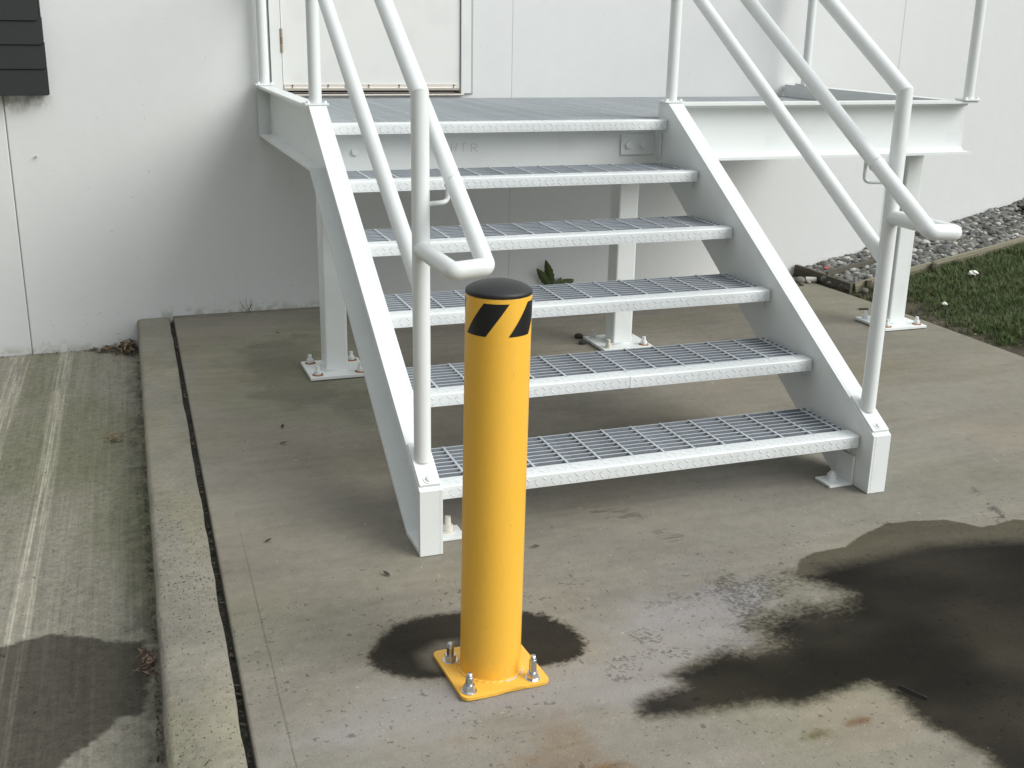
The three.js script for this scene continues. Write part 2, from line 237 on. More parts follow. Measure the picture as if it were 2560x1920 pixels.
{
  const s = new THREE.Shape([[kx3, 0], [SLABX - 0.03, 0], [SLABX + 0.02, 1], [SLABX, ZD], [kx3 - K * ZD, ZD]].map(([x, z]) => new THREE.Vector2(x, -z)));
  const g = new THREE.ExtrudeGeometry(s, { depth: 0.13, bevelEnabled: true, bevelThickness: 0.006, bevelSize: 0.006, bevelOffset: -0.006, bevelSegments: 2 }).rotateX(-Math.PI / 2).translate(0, -0.136, 0);
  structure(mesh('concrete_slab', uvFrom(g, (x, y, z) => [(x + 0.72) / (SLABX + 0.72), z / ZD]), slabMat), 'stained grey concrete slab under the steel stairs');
  const plainTex = surfaceTex(1024, 1024, 0, 3.2, 0, 3.2, concreteBase);
  const plain = std(0xffffff, 1, { ...plainTex, bumpScale: 0.002 });
  const s2 = new THREE.Shape([[kx3 - K * ZD, ZD + 0.012], [SLABX, ZD + 0.012], [SLABX, 14], [kx3 - K * 14, 14]].map(([x, z]) => new THREE.Vector2(x, -z)));
  structure(mesh('concrete_slab', uvFrom(new THREE.ExtrudeGeometry(s2, { depth: 0.136, bevelEnabled: false }).rotateX(-Math.PI / 2).translate(0, -0.136, 0), (x, y, z) => [x / 3.2, z / 3.2]), plain), 'grey concrete slab bay in front of the stairs');
}
// lower driveway with raked texture, moss and a wet patch
const wetRoad = polySD(crop(0, 1220, 2.37, [[-250, 1010], [-100, 972], [0, 950], [150, 900], [300, 868], [450, 875], [560, 890], [640, 908], [850, 905], [890, 1010], [890, 1240], [850, 1360], [760, 1355], [690, 1380], [600, 1460], [520, 1530], [420, 1590], [360, 1680], [320, 1800], [180, 1900], [-100, 1900], [-360, 1760], [-470, 1450], [-400, 1160]], ROAD_Y));
const RX0 = -2.9, RX1 = -0.70;
function roadFn(x, z, o) {
  const u = x + 0.03 * z, big = fbm(x * 1.6, z * 1.0 + 7, 4), st = fbm(u * 120, z * 1.1, 3), st2 = fbm(u * 46 + 3, z * 1.9 + 4, 3), fine = fbm(x * 60, z * 60, 3), gr = vn(x * 380, z * 380);
  let v = 0.232 + 0.09 * (big - 0.5) + 0.035 * (st - 0.5) + 0.04 * (st2 - 0.5) + 0.10 * (fine - 0.5) + 0.09 * (gr - 0.5) + 0.03 * (vn(u * 330, z * 5) - 0.5);
  const lane = Math.max(sst(0.045, 0.015, Math.abs(u + 1.075 + 0.02 * (big - 0.5))), sst(0.07, 0.03, Math.abs(u + 1.29)), 0.7 * sst(0.05, 0.02, Math.abs(u + 1.52)));
  const li = Math.floor(u / 0.0095 + 0.25 * Math.sin(z * 3)), lf = u / 0.0095 + 0.25 * Math.sin(z * 3) - li, lh = vn(li * 7.31 + 3.5, 4.5), seg = sst(0.42, 0.58, fbm(li * 0.37 + 9, z * 2.1 + li * 1.7, 3) + 0.11 * lane - 0.06);
  v += (0.025 + 0.15 * lane) * seg * sst(0.5, 0.28, Math.abs(lf - 0.5)) * (0.35 + 0.9 * lh) * (0.6 + 0.8 * vn(x * 180, z * 40));
  v += 0.03 * lane * sst(0.40, 0.60, fbm(x * 3 + 4, z * 1.9 + 1, 3) + 0.08);
  const gn = sst(0.38, 0.68, fbm(x * 2.6 + 30, z * 1.4 + 8, 4)) * (1 - 0.6 * lane);
  o[0] = v * (1.045 - 0.06 * gn); o[1] = v * 0.985; o[2] = v * (0.80 - 0.13 * gn); o[3] = 0.9; o[4] = 0.5 + 0.3 * (st - 0.5) + 0.6 * (fine - 0.5) + 0.3 * (gr - 0.5);
  mulc(o, 1 - 0.2 * gn);
  const e = 0.02 * (fbm(x * 8, z * 8, 4) - 0.5) + 0.02 * (fbm(x * 60, z * 60, 2) - 0.5), d = wetRoad(x, z);
  if (d < 0.2) { const m = sst(0.012, -0.012, d + e); mulc(o, 1 - 0.70 * m, 1 + 0.03 * m, 1, 1 - 0.03 * m); o[3] -= 0.06 * m; }
  const sp = vn(x * 140 + 31, z * 120 + 7), sq = vn(x * 60 + 3, z * 90 + 5); if (sp > 0.95) mulc(o, 0.5); if (sp < 0.03) mulc(o, 1.35); if (sq > 0.975) mulc(o, 0.42);
  const k = x - (kx1 - K * z), kd = sst(-0.10, -0.0, k + 0.12 * (fbm(x * 20, z * 14, 3) - 0.5)); mulc(o, 1 - 0.35 * kd * sst(0.35, 0.6, fbm(x * 30, z * 30, 2)));
}
const roadTex = surfaceTex(1024, 2048, RX0, RX1, 0, ZD, roadFn);
{
  const g = new THREE.BoxGeometry(RX1 - RX0, 0.15, ZD).translate((RX0 + RX1) / 2, ROAD_Y - 0.075, ZD / 2 + 0.012);
  structure(mesh('driveway', uvFrom(g, (x, y, z) => [(x - RX0) / (RX1 - RX0), z / ZD]), new THREE.MeshPhysicalMaterial({ color: 0xffffff, roughness: 1, specularIntensity: 0.4, ...roadTex, bumpScale: 0.004 })), 'lower raked concrete driveway beside the kerb');
  const t2 = surfaceTex(512, 512, 0, 3, 0, 3, (x, z, o) => { concreteBase(x, z, o); mulc(o, 0.78, 1, 1.01, 0.9); });
  structure(mesh('driveway', uvFrom(new THREE.BoxGeometry(14, 0.15, 14).translate(RX0 - 7 - 0.01, ROAD_Y - 0.075, 7.012), (x, y, z) => [x / 3, z / 3]), std(0xffffff, 1, { ...t2, bumpScale: 0.002 })), 'concrete driveway bay further along the building');
  structure(mesh('driveway', uvFrom(new THREE.BoxGeometry(RX1 - RX0, 0.15, 9.2).translate((RX0 + RX1) / 2, ROAD_Y - 0.075, ZD + 4.63), (x, y, z) => [x / 3, z / 3]), std(0xffffff, 1, { ...t2, bumpScale: 0.002 })), 'concrete driveway bay away from the building');
}
// kerb: two cast lengths with a cracked joint
const kerbTex = surfaceTex(512, 2048, 0, 0.5, 0, 4.6, (x, z, o) => {
  const n = fbm(x * 12, z * 7, 4), f = fbm(x * 70, z * 70, 3), s = fbm(x * 5 + 3, z * 60, 3), g = vn(x * 420, z * 420), p = vn(x * 260 + 2, z * 210 + 5), den = vn(x * 9 + 8, z * 4 + 2);
  let v = 0.222 + 0.08 * (n - 0.5) + 0.06 * (f - 0.5) + 0.05 * (s - 0.5) + 0.04 * (g - 0.5); const pit = sst(0.93 - 0.13 * den, 0.97 - 0.10 * den, p) * sst(1.7, 2.6, z + 0.5 * (n - 0.5));
  const gn = sst(0.45, 0.7, fbm(x * 6 + 20, z * 2.4, 3));
  o[0] = v * 1.05; o[1] = v * 0.985; o[2] = v * (0.80 - 0.08 * gn); mulc(o, 1 - 0.62 * pit); o[3] = 0.9; o[4] = 0.55 + 0.5 * (f - 0.5) - 0.45 * pit;
});
const kerbMat = std(0xffffff, 1, { ...kerbTex, bumpScale: 0.004 });
const kerb = structure(new THREE.Group(), 'low concrete kerb between the driveway and the slab'); kerb.name = 'kerb'; scene.add(kerb);
{
  const jointZ = 2.088;
  const run = (z0, z1, tilt, lift) => {
    const pts = [[0, -0.2], [0.002, -0.02], [0.005, -0.010], [0.011, -0.003], [0.020, 0.0], [0.150, 0.001], [0.157, -0.004], [0.159, -0.012], [0.159, -0.2]];
    const s = new THREE.Shape(pts.map(([x, y]) => new THREE.Vector2(x, y))); const L = z1 - z0;
    let g = new THREE.ExtrudeGeometry(s, { depth: L, steps: Math.round(L / 0.05), bevelEnabled: false });
    const p = g.attributes.position;
    for (let i = 0; i < p.count; i++) { const z = z0 + p.getZ(i), y = p.getY(i), x = p.getX(i), j = (vn(z * 11 + (x > 0.1 ? 40 : 0), 5) - 0.5); p.setXYZ(i, kx1 - K * z + x + (y > -0.1 ? 0.005 * j : 0) + tilt * (z - z0), y + lift + (y > -0.05 ? 0.002 * j : 0), z); }
    g.computeVertexNormals(); g = toCreasedNormals(g, 0.7);
    return uvFrom(g, (x, y, z, n) => [(x + K * z + 0.75 + (y < -0.03 ? y : 0)) / 0.5, z / 4.6]);
  };
  mesh('kerb_block', run(0.004, jointZ - 0.006, 0, -0.004), kerbMat, kerb); mesh('kerb_block', run(jointZ + 0.006, 5.4, 0.001, 0.004), kerbMat, kerb); mesh('kerb_block', run(5.405, 14, 0, 0), kerbMat, kerb);
}
// dirt packed into the open joint
const dirtTex = surfaceTex(256, 1024, 0, 0.25, 0, 1, (x, z, o) => { const n = fbm(x * 90, z * 90, 4), g = vn(x * 300, z * 300); const v = 0.022 + 0.05 * sst(0.5, 0.8, n) + 0.015 * g; o[0] = v * 1.05; o[1] = v; o[2] = v * 0.8; o[4] = n; });
{
  const s = new THREE.Shape([[kx2 - 0.02, 0.005], [kx3 + 0.02, 0.005], [kx3 + 0.02 - K * 14, 14], [kx2 - 0.02 - K * 14, 14]].map(([x, z]) => new THREE.Vector2(x, -z)));
  structure(mesh('joint_soil', uvFrom(new THREE.ShapeGeometry(s).rotateX(-Math.PI / 2).translate(0, -0.034, 0), (x, y, z) => [x / 0.25, z]), std(0xffffff, 1, { ...dirtTex, roughness: 1, bumpScale: 0.008 })), 'dark soil filling the open joint beside the kerb');
}

// ------------------------------------------------------------------ building: cast wall panels, door, frame
const GR = 0.1833 + 5 * 0.18;                 // platform grating level
const grime = (x, y) => sst(0.30, 0.02, y - (x < -0.62 ? ROAD_Y : 0)) * (x < 0 ? 1 : 0.4);
const wallTex = surfaceTex(2048, 768, -2.6, 5.4, -0.3, 2.7, (x, y, o) => {
  const n = fbm(x * 1.2, y * 1.5, 4), f = fbm(x * 24, y * 24, 3), st = fbm(x * 16, y * 1.4, 3), g = vn(x * 250, y * 250);
  let v = 0.745 + 0.035 * (n - 0.5) + 0.02 * (f - 0.5) + 0.010 * (st - 0.5) + 0.010 * (g - 0.5);
  o[0] = v * 0.988; o[1] = v * 1.004; o[2] = v * 0.996; o[3] = 0.62; o[4] = 0.5 + 0.35 * (f - 0.5) + 0.5 * (fbm(x * 5, y * 5, 3) - 0.5);
  // splashed dirt and small scuffs towards the foot of the wall
  const k = grime(x, y), s1 = vn(x * 105 + 3, y * 105), s2 = vn(x * 47 + 13, y * 47 + 4), s3 = vn(x * 22, y * 60 + 9);
  if (s1 > 0.992 - 0.06 * k * vn(x * 5, 2)) mulc(o, 0.62, 1, 1, 0.94); if (s2 > 0.9955 - 0.014 * k) mulc(o, 0.8); if (s3 > 0.992) mulc(o, 0.94);
  const base = y - (x < -0.62 ? ROAD_Y : 0); const m = (x > 0.4 ? 0.12 : 1) * sst(0.055, 0.0, base + 0.06 * (fbm(x * 12, y * 12, 4) - 0.5)) * sst(0.35, 0.6, fbm(x * 34, y * 34, 3)); mulc(o, 1 - 0.26 * m, 1, 1, 1 - 0.1 * m);
  // sooty dust hanging under the vent, cobwebby
  if (x < -0.96 && y < 1.12 && y > 0.75) { const q = sst(0.16, 0.0, 1.11 - y + 0.16 * (fbm(x * 9, y * 9, 4) - 0.5)) * sst(0.32, 0.62, fbm(x * 40, y * 26, 3)) * sst(-0.98, -1.10, x) * sst(-1.72, -1.60, x); mulc(o, 1 - 0.36 * q, 1, 1 - 0.01 * q, 1 - 0.1 * q); }
});
const wallMat = std(0xffffff, 1, { ...wallTex, bumpScale: 0.0012 });
for (const t of Object.values(wallTex)) t.wrapS = t.wrapT = THREE.ClampToEdgeWrapping;
const wallUV = (g) => uvFrom(g, (x, y) => [(x + 2.6) / 8, (y + 0.3) / 3]);
const building = thing('building', 'white painted concrete building wall with a door at the top of the stairs', 'building');
const DX0 = 0.066, DX1 = 0.99, DY0 = 1.108, DY1 = 3.14;
{
  const panel = (x0, x1, y0, y1, hole) => {
    const s = new THREE.Shape([[x0, y0], [x1, y0], [x1, y1], [x0, y1]].map((p) => new THREE.Vector2(...p)));
    if (hole) s.holes.push(new THREE.Path([[hole[0], hole[2]], [hole[0], hole[3]], [hole[1], hole[3]], [hole[1], hole[2]]].map((p) => new THREE.Vector2(...p))));
    const g = new THREE.ExtrudeGeometry(s, { depth: 0.196, bevelEnabled: true, bevelThickness: 0.004, bevelSize: 0.004, bevelOffset: -0.004, bevelSegments: 1 }).translate(0, 0, -0.2);
    return mesh('wall_panel', wallUV(g), wallMat, building);
  };
  const hole = [DX0 - 0.06, DX1 + 0.064, 0.6, DY1 + 0.06];
  panel(-7.3, -1.2345, -0.30, 5.2); panel(-1.2305, 1.279, -0.30, 5.2, [hole[0], hole[1], DY0 - 0.004, hole[3]]); panel(1.280, 3.762, -0.30, 5.2); panel(3.764, 11, -0.30, 5.2);
  const filler = std(lin(0.66, 0.665, 0.65), 0.8);
  for (const x of [-1.232, 1.2795, 3.763]) mesh('joint_sealant', box(x - 0.012, x + 0.012, -0.3, 5.2, -0.19, x < -1 ? -0.0045 : -0.0012, 0), x < -1 ? std(lin(0.20, 0.195, 0.18), 0.9) : filler, building);
  mesh('wall_stub', planar(new THREE.CylinderGeometry(0.004, 0.005, 0.022, 8).rotateX(Math.PI / 2).translate(-1.115, 0.822, 0.010)), std(lin(0.5, 0.48, 0.44), 0.6), building);
  mesh('roof_edge', box(-7.3, 11, 5.203, 5.4, -0.5, 0.05, 0.01), std(lin(0.7, 0.71, 0.7), 0.5), building);
  mesh('back_wall', box(-7.3, 11, -0.3, 5.2, -6.2, -6, 0), std(lin(0.6, 0.6, 0.58), 0.8), building);
  // door set
  const frameMat = std(lin(0.80, 0.815, 0.80), 0.4, { map: paintTex.map });
  const fr = part('door_frame', building);
  mesh('jamb', box(DX0 - 0.058, DX0 - 0.004, DY0 - 0.003, DY1 + 0.055, -0.12, 0.016, 0.002), frameMat, fr); mesh('jamb', box(DX1 + 0.004, DX1 + 0.058, DY0 - 0.003, DY1 + 0.055, -0.12, 0.016, 0.002), frameMat, fr);
  mesh('head', box(DX0 - 0.003, DX1 + 0.003, DY1 + 0.004, DY1 + 0.054, -0.12, 0.016, 0.002), frameMat, fr);
  mesh('seal', box(DX1 + 0.0585, DX1 + 0.072, DY0 - 0.005, DY1, -0.02, 0.009, 0.003), std(lin(0.42, 0.44, 0.43), 0.7), fr);
  mesh('stop', box(DX0 - 0.0035, DX1 + 0.0035, DY0 + 0.0005, DY1 + 0.0035, -0.10, -0.075, 0), std(lin(0.03, 0.03, 0.03), 0.9), fr);
  const door = part('door', building);
  mesh('leaf', box(DX0, DX1, DY0 + 0.017, DY1, -0.05, 0.004, 0.002), std(lin(0.81, 0.82, 0.80), 0.35, { map: paintTex.map }), door);
  const brass = std(lin(0.92, 0.86, 0.78), 0.22, { metalness: 0.85 });
  const strip = new THREE.Shape([[0.004, 0], [0.010, 0], [0.016, 0.006], [0.016, 0.013], [0.010, 0.017], [0.009, 0.030], [0.004, 0.031]].map((p) => new THREE.Vector2(...p)));
  mesh('weather_strip', prismX([[0.0045, 1.1225], [0.012, 1.1215], [0.018, 1.127], [0.018, 1.134], [0.011, 1.139], [0.010, 1.153], [0.0045, 1.154]], DX0 + 0.004, DX1 - 0.006), brass, door);
  for (const x of [0.11, 0.20, 0.29, 0.38, 0.50, 0.66, 0.80, 0.955]) mesh('screw', planar(new THREE.CylinderGeometry(0.0042, 0.005, 0.004, 10).rotateX(Math.PI / 2).translate(x, 1.1465, 0.0125)), std(lin(0.05, 0.045, 0.04), 0.5), door);
  for (const y of [1.362, 2.2, 2.95]) { const h = part('hinge', door); for (let i = 0; i < 3; i++) mesh('knuckle', planar(new THREE.CylinderGeometry(0.0075, 0.0075, 0.037, 12).translate(DX0 - 0.003, y - 0.04 + i * 0.0385 + 0.002, 0.014)), std(i === 1 ? lin(0.30, 0.24, 0.17) : lin(0.40, 0.35, 0.28), 0.42, { metalness: 0.7 }), h); }
  const kn = part('handle', door); mesh('lever', pipe([V(0.90, 2.1, 0.004), V(0.90, 2.1, 0.05), V(0.79, 2.1, 0.05)], 0.009, 0.015, 12), zinc, kn); mesh('rose', planar(new THREE.CylinderGeometry(0.026, 0.026, 0.008, 24).rotateX(Math.PI / 2).translate(0.90, 2.1, 0.008)), zinc, kn);
  mesh('sill', box(DX0 - 0.02, DX1 + 0.02, 1.0945, 1.1045, -0.10, 0.022, 0.003), std(lin(0.78, 0.72, 0.64), 0.3, { metalness: 0.7 }), building);
}
// black slatted vent on the wall
{
  const vent = thing('wall_vent', 'black plastic slatted vent fixed high on the white wall', 'vent');
  const m = std(lin(0.015, 0.017, 0.017), 0.6), x0 = -1.62, x1 = -1.025;
  const housing = [[0.004, 1.112], [0.062, 1.112], [0.030, 1.40], [0.030, 1.75], [0.004, 1.75]];
  mesh('housing', prismX(housing, x0 + 0.006, x1 - 0.006, null, 0.003), std(lin(0.018, 0.02, 0.02), 0.6), vent);
  [1.224, 1.332, 1.437, 1.54, 1.645].forEach((y, i) => {
    const w = x1 - x0 - (i > 1 ? 0.014 : 0.0) - 0.004 * i, xc = (x0 + x1) / 2 - (i > 1 ? 0.005 : 0), h = 0.122, r = 0.024, s = new THREE.Shape();
    s.moveTo(-w / 2, h); s.lineTo(-w / 2, r); s.quadraticCurveTo(-w / 2, 0, -w / 2 + r, 0); s.lineTo(w / 2 - r, 0); s.quadraticCurveTo(w / 2, 0, w / 2, r); s.lineTo(w / 2, h); s.closePath();
    const g = new THREE.ExtrudeGeometry(s, { depth: 0.004, bevelEnabled: true, bevelSize: 0.0015, bevelThickness: 0.0015, bevelSegments: 1, bevelOffset: -0.0015 }).rotateX(-0.11).translate(xc, y, 0.066 - 0.004 * i);
    mesh('slat', planar(g), m, vent);
  });
  const s = new THREE.Shape(), w = x1 - x0; s.moveTo(-w / 2, 0.13); s.lineTo(-w / 2, 0.012); s.quadraticCurveTo(-w / 2, 0, -w / 2 + 0.012, 0); s.lineTo(w / 2 - 0.012, 0); s.quadraticCurveTo(w / 2, 0, w / 2, 0.012); s.lineTo(w / 2, 0.13); s.closePath();
  mesh('slat', planar(new THREE.ExtrudeGeometry(s, { depth: 0.006, bevelEnabled: true, bevelSize: 0.002, bevelThickness: 0.002, bevelSegments: 1, bevelOffset: -0.002 }).rotateX(-0.10).translate((x0 + x1) / 2, 1.107, 0.068)), m, vent);
}

// ------------------------------------------------------------------ steel stair and platform
const stair = thing('steel_staircase', 'white steel staircase with grating treads, platform and tubular handrails', 'staircase');
const SW = 1.4571, FL = 0.068, R0 = 0.1833, RS = 0.18, GO = 0.30, Z1 = 2.9915, YT = 1.15, ZT = 1.4877, ZF = 3.0563, YP = 0.2012, WEBZ = 1.385, BD = 0.2475;
const TOPK = (YT - YP) / (ZF - ZT);                       // slope of the stringers
function channelX(poly, xw0, xw1, xf0, xf1) { return merge([prismX(poly, xw0, xw1, null, 0.0008), prismX(poly, xf0, xf1, inset(poly, 0.011), 0.0008)]); }
{ // left stringer runs on to the wall as the platform's side beam
  const left = [[0.012, YT - BD], [0.012, YT], [ZT, YT], [ZF, YP], [ZF, 0.002], [2.90, 0.002], [1.4531, YT - BD]];
  mesh('stringer', channelX(left, -0.009, 0, -FL, -0.0092), steelPaint, stair);
  const right = [[1.394, 0.905], [1.394, YT - 0.0005], [ZT, YT - 0.0005], [ZF, YP], [ZF, 0.002], [2.864, 0.002]];
  mesh('stringer', channelX(right, SW, SW + 0.009, SW + 0.0092, SW + FL), steelPaint, stair);
  // wall end plate of the left beam
  const ep = mesh('end_plate', box(-0.062, -0.010, YT - BD + 0.013, YT - 0.013, 0.013, 0.0235, 0.001), steelPaint, stair);
  for (const y of [1.085, 0.965]) mesh('bolt_head', planar(new THREE.CylinderGeometry(0.012, 0.012, 0.012, 6).rotateX(Math.PI / 2).translate(-0.036, y, 0.03)), steelPaint, stair);
}
// header channel right of the stair: web back, flanges towards the front
const hx0 = SW + FL + 0.001, hx1 = 3.10;
{
  const C = [[WEBZ, YT - BD], [WEBZ, YT], [1.468, YT - 0.0004], [1.468, YT - 0.0115], [WEBZ + 0.022, YT - 0.0135], [WEBZ + 0.009, YT - 0.026], [WEBZ + 0.009, YT - BD + 0.026], [WEBZ + 0.022, YT - BD + 0.0135], [1.468, YT - BD + 0.0115], [1.468, YT - BD]];
  mesh('platform_beam', prismX(C, hx0, hx1), steelPaint, stair);
  const xi = 2.972, S = [[xi, YT - BD], [xi, YT], [3.055, YT - 0.0004], [3.055, YT - 0.0115], [xi + 0.022, YT - 0.0135], [xi + 0.009, YT - 0.026], [xi + 0.009, YT - BD + 0.026], [xi + 0.022, YT - BD + 0.0135], [3.055, YT - BD + 0.0115], [3.055, YT - BD]];
  const sh = new THREE.Shape(S.map((p) => new THREE.Vector2(...p)));
  mesh('platform_beam', planar(new THREE.ExtrudeGeometry(sh, { depth: 1.36, bevelEnabled: false }).translate(0, 0, 0.012)), steelPaint, stair);
  // lower beam between the stringers under the platform edge
  const lo = [[WEBZ, 0.83], [WEBZ, 1.0395], [1.31, 1.0395], [1.31, 1.028], [WEBZ - 0.009, 1.028], [WEBZ - 0.009, 0.842], [1.31, 0.842], [1.31, 0.83]];
  const lb = mesh('edge_beam', prismX(lo, 0.002, SW - 0.006), steelPaint, stair);
  const cl = part('cleat', stair);
  mesh('plate', box(1.288, SW - 0.0105, 0.929, 1.017, WEBZ + 0.0015, WEBZ + 0.0105, 0.0012), steelPaint, cl); mesh('plate', box(SW - 0.0105, SW - 0.0012, 0.926, 1.019, WEBZ + 0.0015, WEBZ + 0.062, 0.0012), steelPaint, cl);
  const hex = (x, y, z) => planar(new THREE.CylinderGeometry(0.0165, 0.0165, 0.013, 6).rotateX(Math.PI / 2).rotateZ(0.2).translate(x, y, z));
  mesh('bolt_head', hex(1.322, 0.972, WEBZ + 0.0155), steelPaint, cl); mesh('bolt_head', hex(1.391, 0.971, WEBZ + 0.0155), steelPaint, cl);
  mesh('bolt_head', hex(0.128, 0.966, WEBZ + 0.0055), steelPaint, stair); mesh('bolt_head', hex(0.06, 0.966, WEBZ + 0.0055), steelPaint, stair);
  // worn marker letters H T R written on the beam before it was painted
  const ink = std(lin(0.60, 0.585, 0.55), 0.6), st = (pts) => pts.map(([a, b]) => { const u = b[0] - a[0], v = b[1] - a[1], L = Math.hypot(u, v); return new THREE.BoxGeometry(L, 0.0026, 0.0012).rotateZ(Math.atan2(v, u)).translate((a[0] + b[0]) / 2, (a[1] + b[1]) / 2, WEBZ + 0.0006); });
  const letter = (x, y, segs) => mesh('marking', merge(st(segs.map(([a, b, c, d]) => [[x + a, y + b], [x + c, y + d]]))), ink, lb);
  const big = (q) => q.map((r) => r.map((v) => v * 1.3)); const letter2 = (x, y, q) => letter(x, y, big(q));
  letter2(0.527, 0.956, [[0, 0, 0.002, 0.026], [0.0015, 0.013, 0.017, 0.016], [0.016, 0.016, 0.019, 0.027], [0.016, 0.014, 0.014, 0.003]]); letter2(0.567, 0.956, [[0.0, 0.024, 0.022, 0.026], [0.010, 0.024, 0.009, 0.001]]); letter2(0.612, 0.954, [[0, 0.0, 0.002, 0.026], [0.002, 0.026, 0.019, 0.024], [0.019, 0.024, 0.017, 0.014], [0.017, 0.014, 0.002, 0.013], [0.008, 0.012, 0.022, 0.0]]);
}
// treads: angle nosing with raised lugs, bearing bars, cross rods
function nosingGeo(x0, x1, y, zf, width, lugSeed) {
  const r = 0.007, h = 0.041, t = 0.004, s = new THREE.Shape();
  s.moveTo(zf - width, y); s.lineTo(zf - r, y); s.quadraticCurveTo(zf, y, zf, y - r); s.lineTo(zf, y - h); s.lineTo(zf - t, y - h); s.lineTo(zf - t, y - r); s.quadraticCurveTo(zf - t, y - t, zf - r, y - t); s.lineTo(zf - width, y - t); s.closePath();
  const g = new THREE.ExtrudeGeometry(s, { depth: x1 - x0, bevelEnabled: false, curveSegments: 6 });
  g.applyMatrix4(new THREE.Matrix4().makeBasis(V(0, 0, 1), V(0, 1, 0), V(-1, 0, 0))).translate(x1, 0, 0);
  const list = [planar(toCreasedNormals(g, 0.6))];
  const lug = () => { const q = new THREE.OctahedronGeometry(1, 1).scale(0.0092, 0.0022, 0.0008); return q; };
  let n = 0;
  for (let x = x0 + 0.012 + (lugSeed % 3) * 0.004; x < x1 - 0.01; x += 0.0265, n++) {
    for (const [dy, ph] of [[0.013, 0], [0.029, 1]]) { const a = ((n + ph) % 2 ? 1 : -1) * 0.72; list.push(planar(lug().rotateZ(a).translate(x + ph * 0.004, y - dy - 0.002, zf + 0.0004))); }
    for (const [dz, ph] of [[0.016, 0], [0.034, 1]]) if (dz < width - 0.012) { const a = ((n + ph) % 2 ? 1 : -1) * 0.72; list.push(planar(lug().rotateX(Math.PI / 2).rotateY(a).translate(x, y + 0.0003, zf - dz - 0.004))); }
  }
  return merge(list);
}
const barGeo = planar(new THREE.BoxGeometry(SW - 0.028, 0.030, 0.0056));
const rodGeo = planar(new THREE.BoxGeometry(0.0066, 0.004, 0.262));
for (let i = 0; i < 5; i++) {
  const y = R0 + i * RS, zf = Z1 - i * GO, t = part('tread', stair);
  t.position.set(0, 0, 0);
  if (i === 1) { mesh('nosing', nosingGeo(0.005, 0.748, y, zf, 0.062, 1), nosingMat, t); mesh('nosing', nosingGeo(0.7508, SW - 0.007, y - 0.0012, zf - 0.0012, 0.062, 2), nosingMat, t); }
  else mesh('nosing', nosingGeo(0.005, SW - 0.007, y, zf, 0.062, i), nosingMat, t);
  for (let k = 0; k < 9; k++) { const b = mesh('bearing_bar', barGeo, [galvanised, galvanised, paleZinc, galvanised, galvanised, galvanised], t); b.position.set(SW / 2 + rr(-0.001, 0.001), y - 0.0155 + rr(-0.0005, 0.0005), zf - 0.302 + k * 0.03 + rr(-0.0006, 0.0006)); b.rotation.x = rr(-0.02, 0.02); }
  for (let x = SW - 0.040; x > 0.02; x -= 0.109) { const b = mesh('cross_rod', rodGeo, paleZinc, t); b.position.set(x, y - 0.0014, zf - 0.302 + 0.123); b.rotation.y = rr(-0.006, 0.006); }
  for (const [x0, x1, xa, xb] of [[0.001, 0.007, 0.007, 0.035], [SW - 0.007, SW - 0.001, SW - 0.035, SW - 0.007]]) { mesh('end_bracket', merge([box(x0, x1, y - 0.075, y - 0.032, zf - 0.26, zf - 0.045, 0.001), box(xa, xb, y - 0.0375, y - 0.0318, zf - 0.26, zf - 0.045, 0.001)]), steelPaint, t); }
}
// platform
{
  const p = part('platform', stair), zf = Z1 - 5 * GO;
  mesh('nosing', nosingGeo(0.004, SW - 0.004, GR, zf, 0.055, 5), nosingMat, p);
  const bars = [], rods = [];
  for (let z = 0.03; z < 1.435; z += 0.03) { const x1 = z < 1.375 ? 2.966 : SW - 0.006; bars.push(box(0.006, x1, GR - 0.031 + rr(-0.001, 0.001), GR + rr(-0.001, 0.0008), z - 0.0025, z + 0.0025, 0)); }
  for (let x = 0.05; x < 2.95; x += 0.1) { rods.push(box(x - 0.003, x + 0.003, GR - 0.008, GR - 0.001, 0.02, x < SW - 0.01 ? 1.435 : 1.372, 0)); }
  stuff(mesh('grating', merge([...bars, ...rods]), platformGrating, p));
  // joists below the grating
  for (const x of [0.30, 1.10, 1.9, 2.5]) mesh('joist', box(x - 0.004, x + 0.004, GR - 0.13, GR - 0.033, 0.02, x < SW ? 1.30 : 1.384, 0.001), steelPaint, p);
  mesh('wall_angle', box(0.0105, 2.965, GR - 0.085, GR - 0.033, 0.003, 0.012, 0.001), steelPaint, p);
}
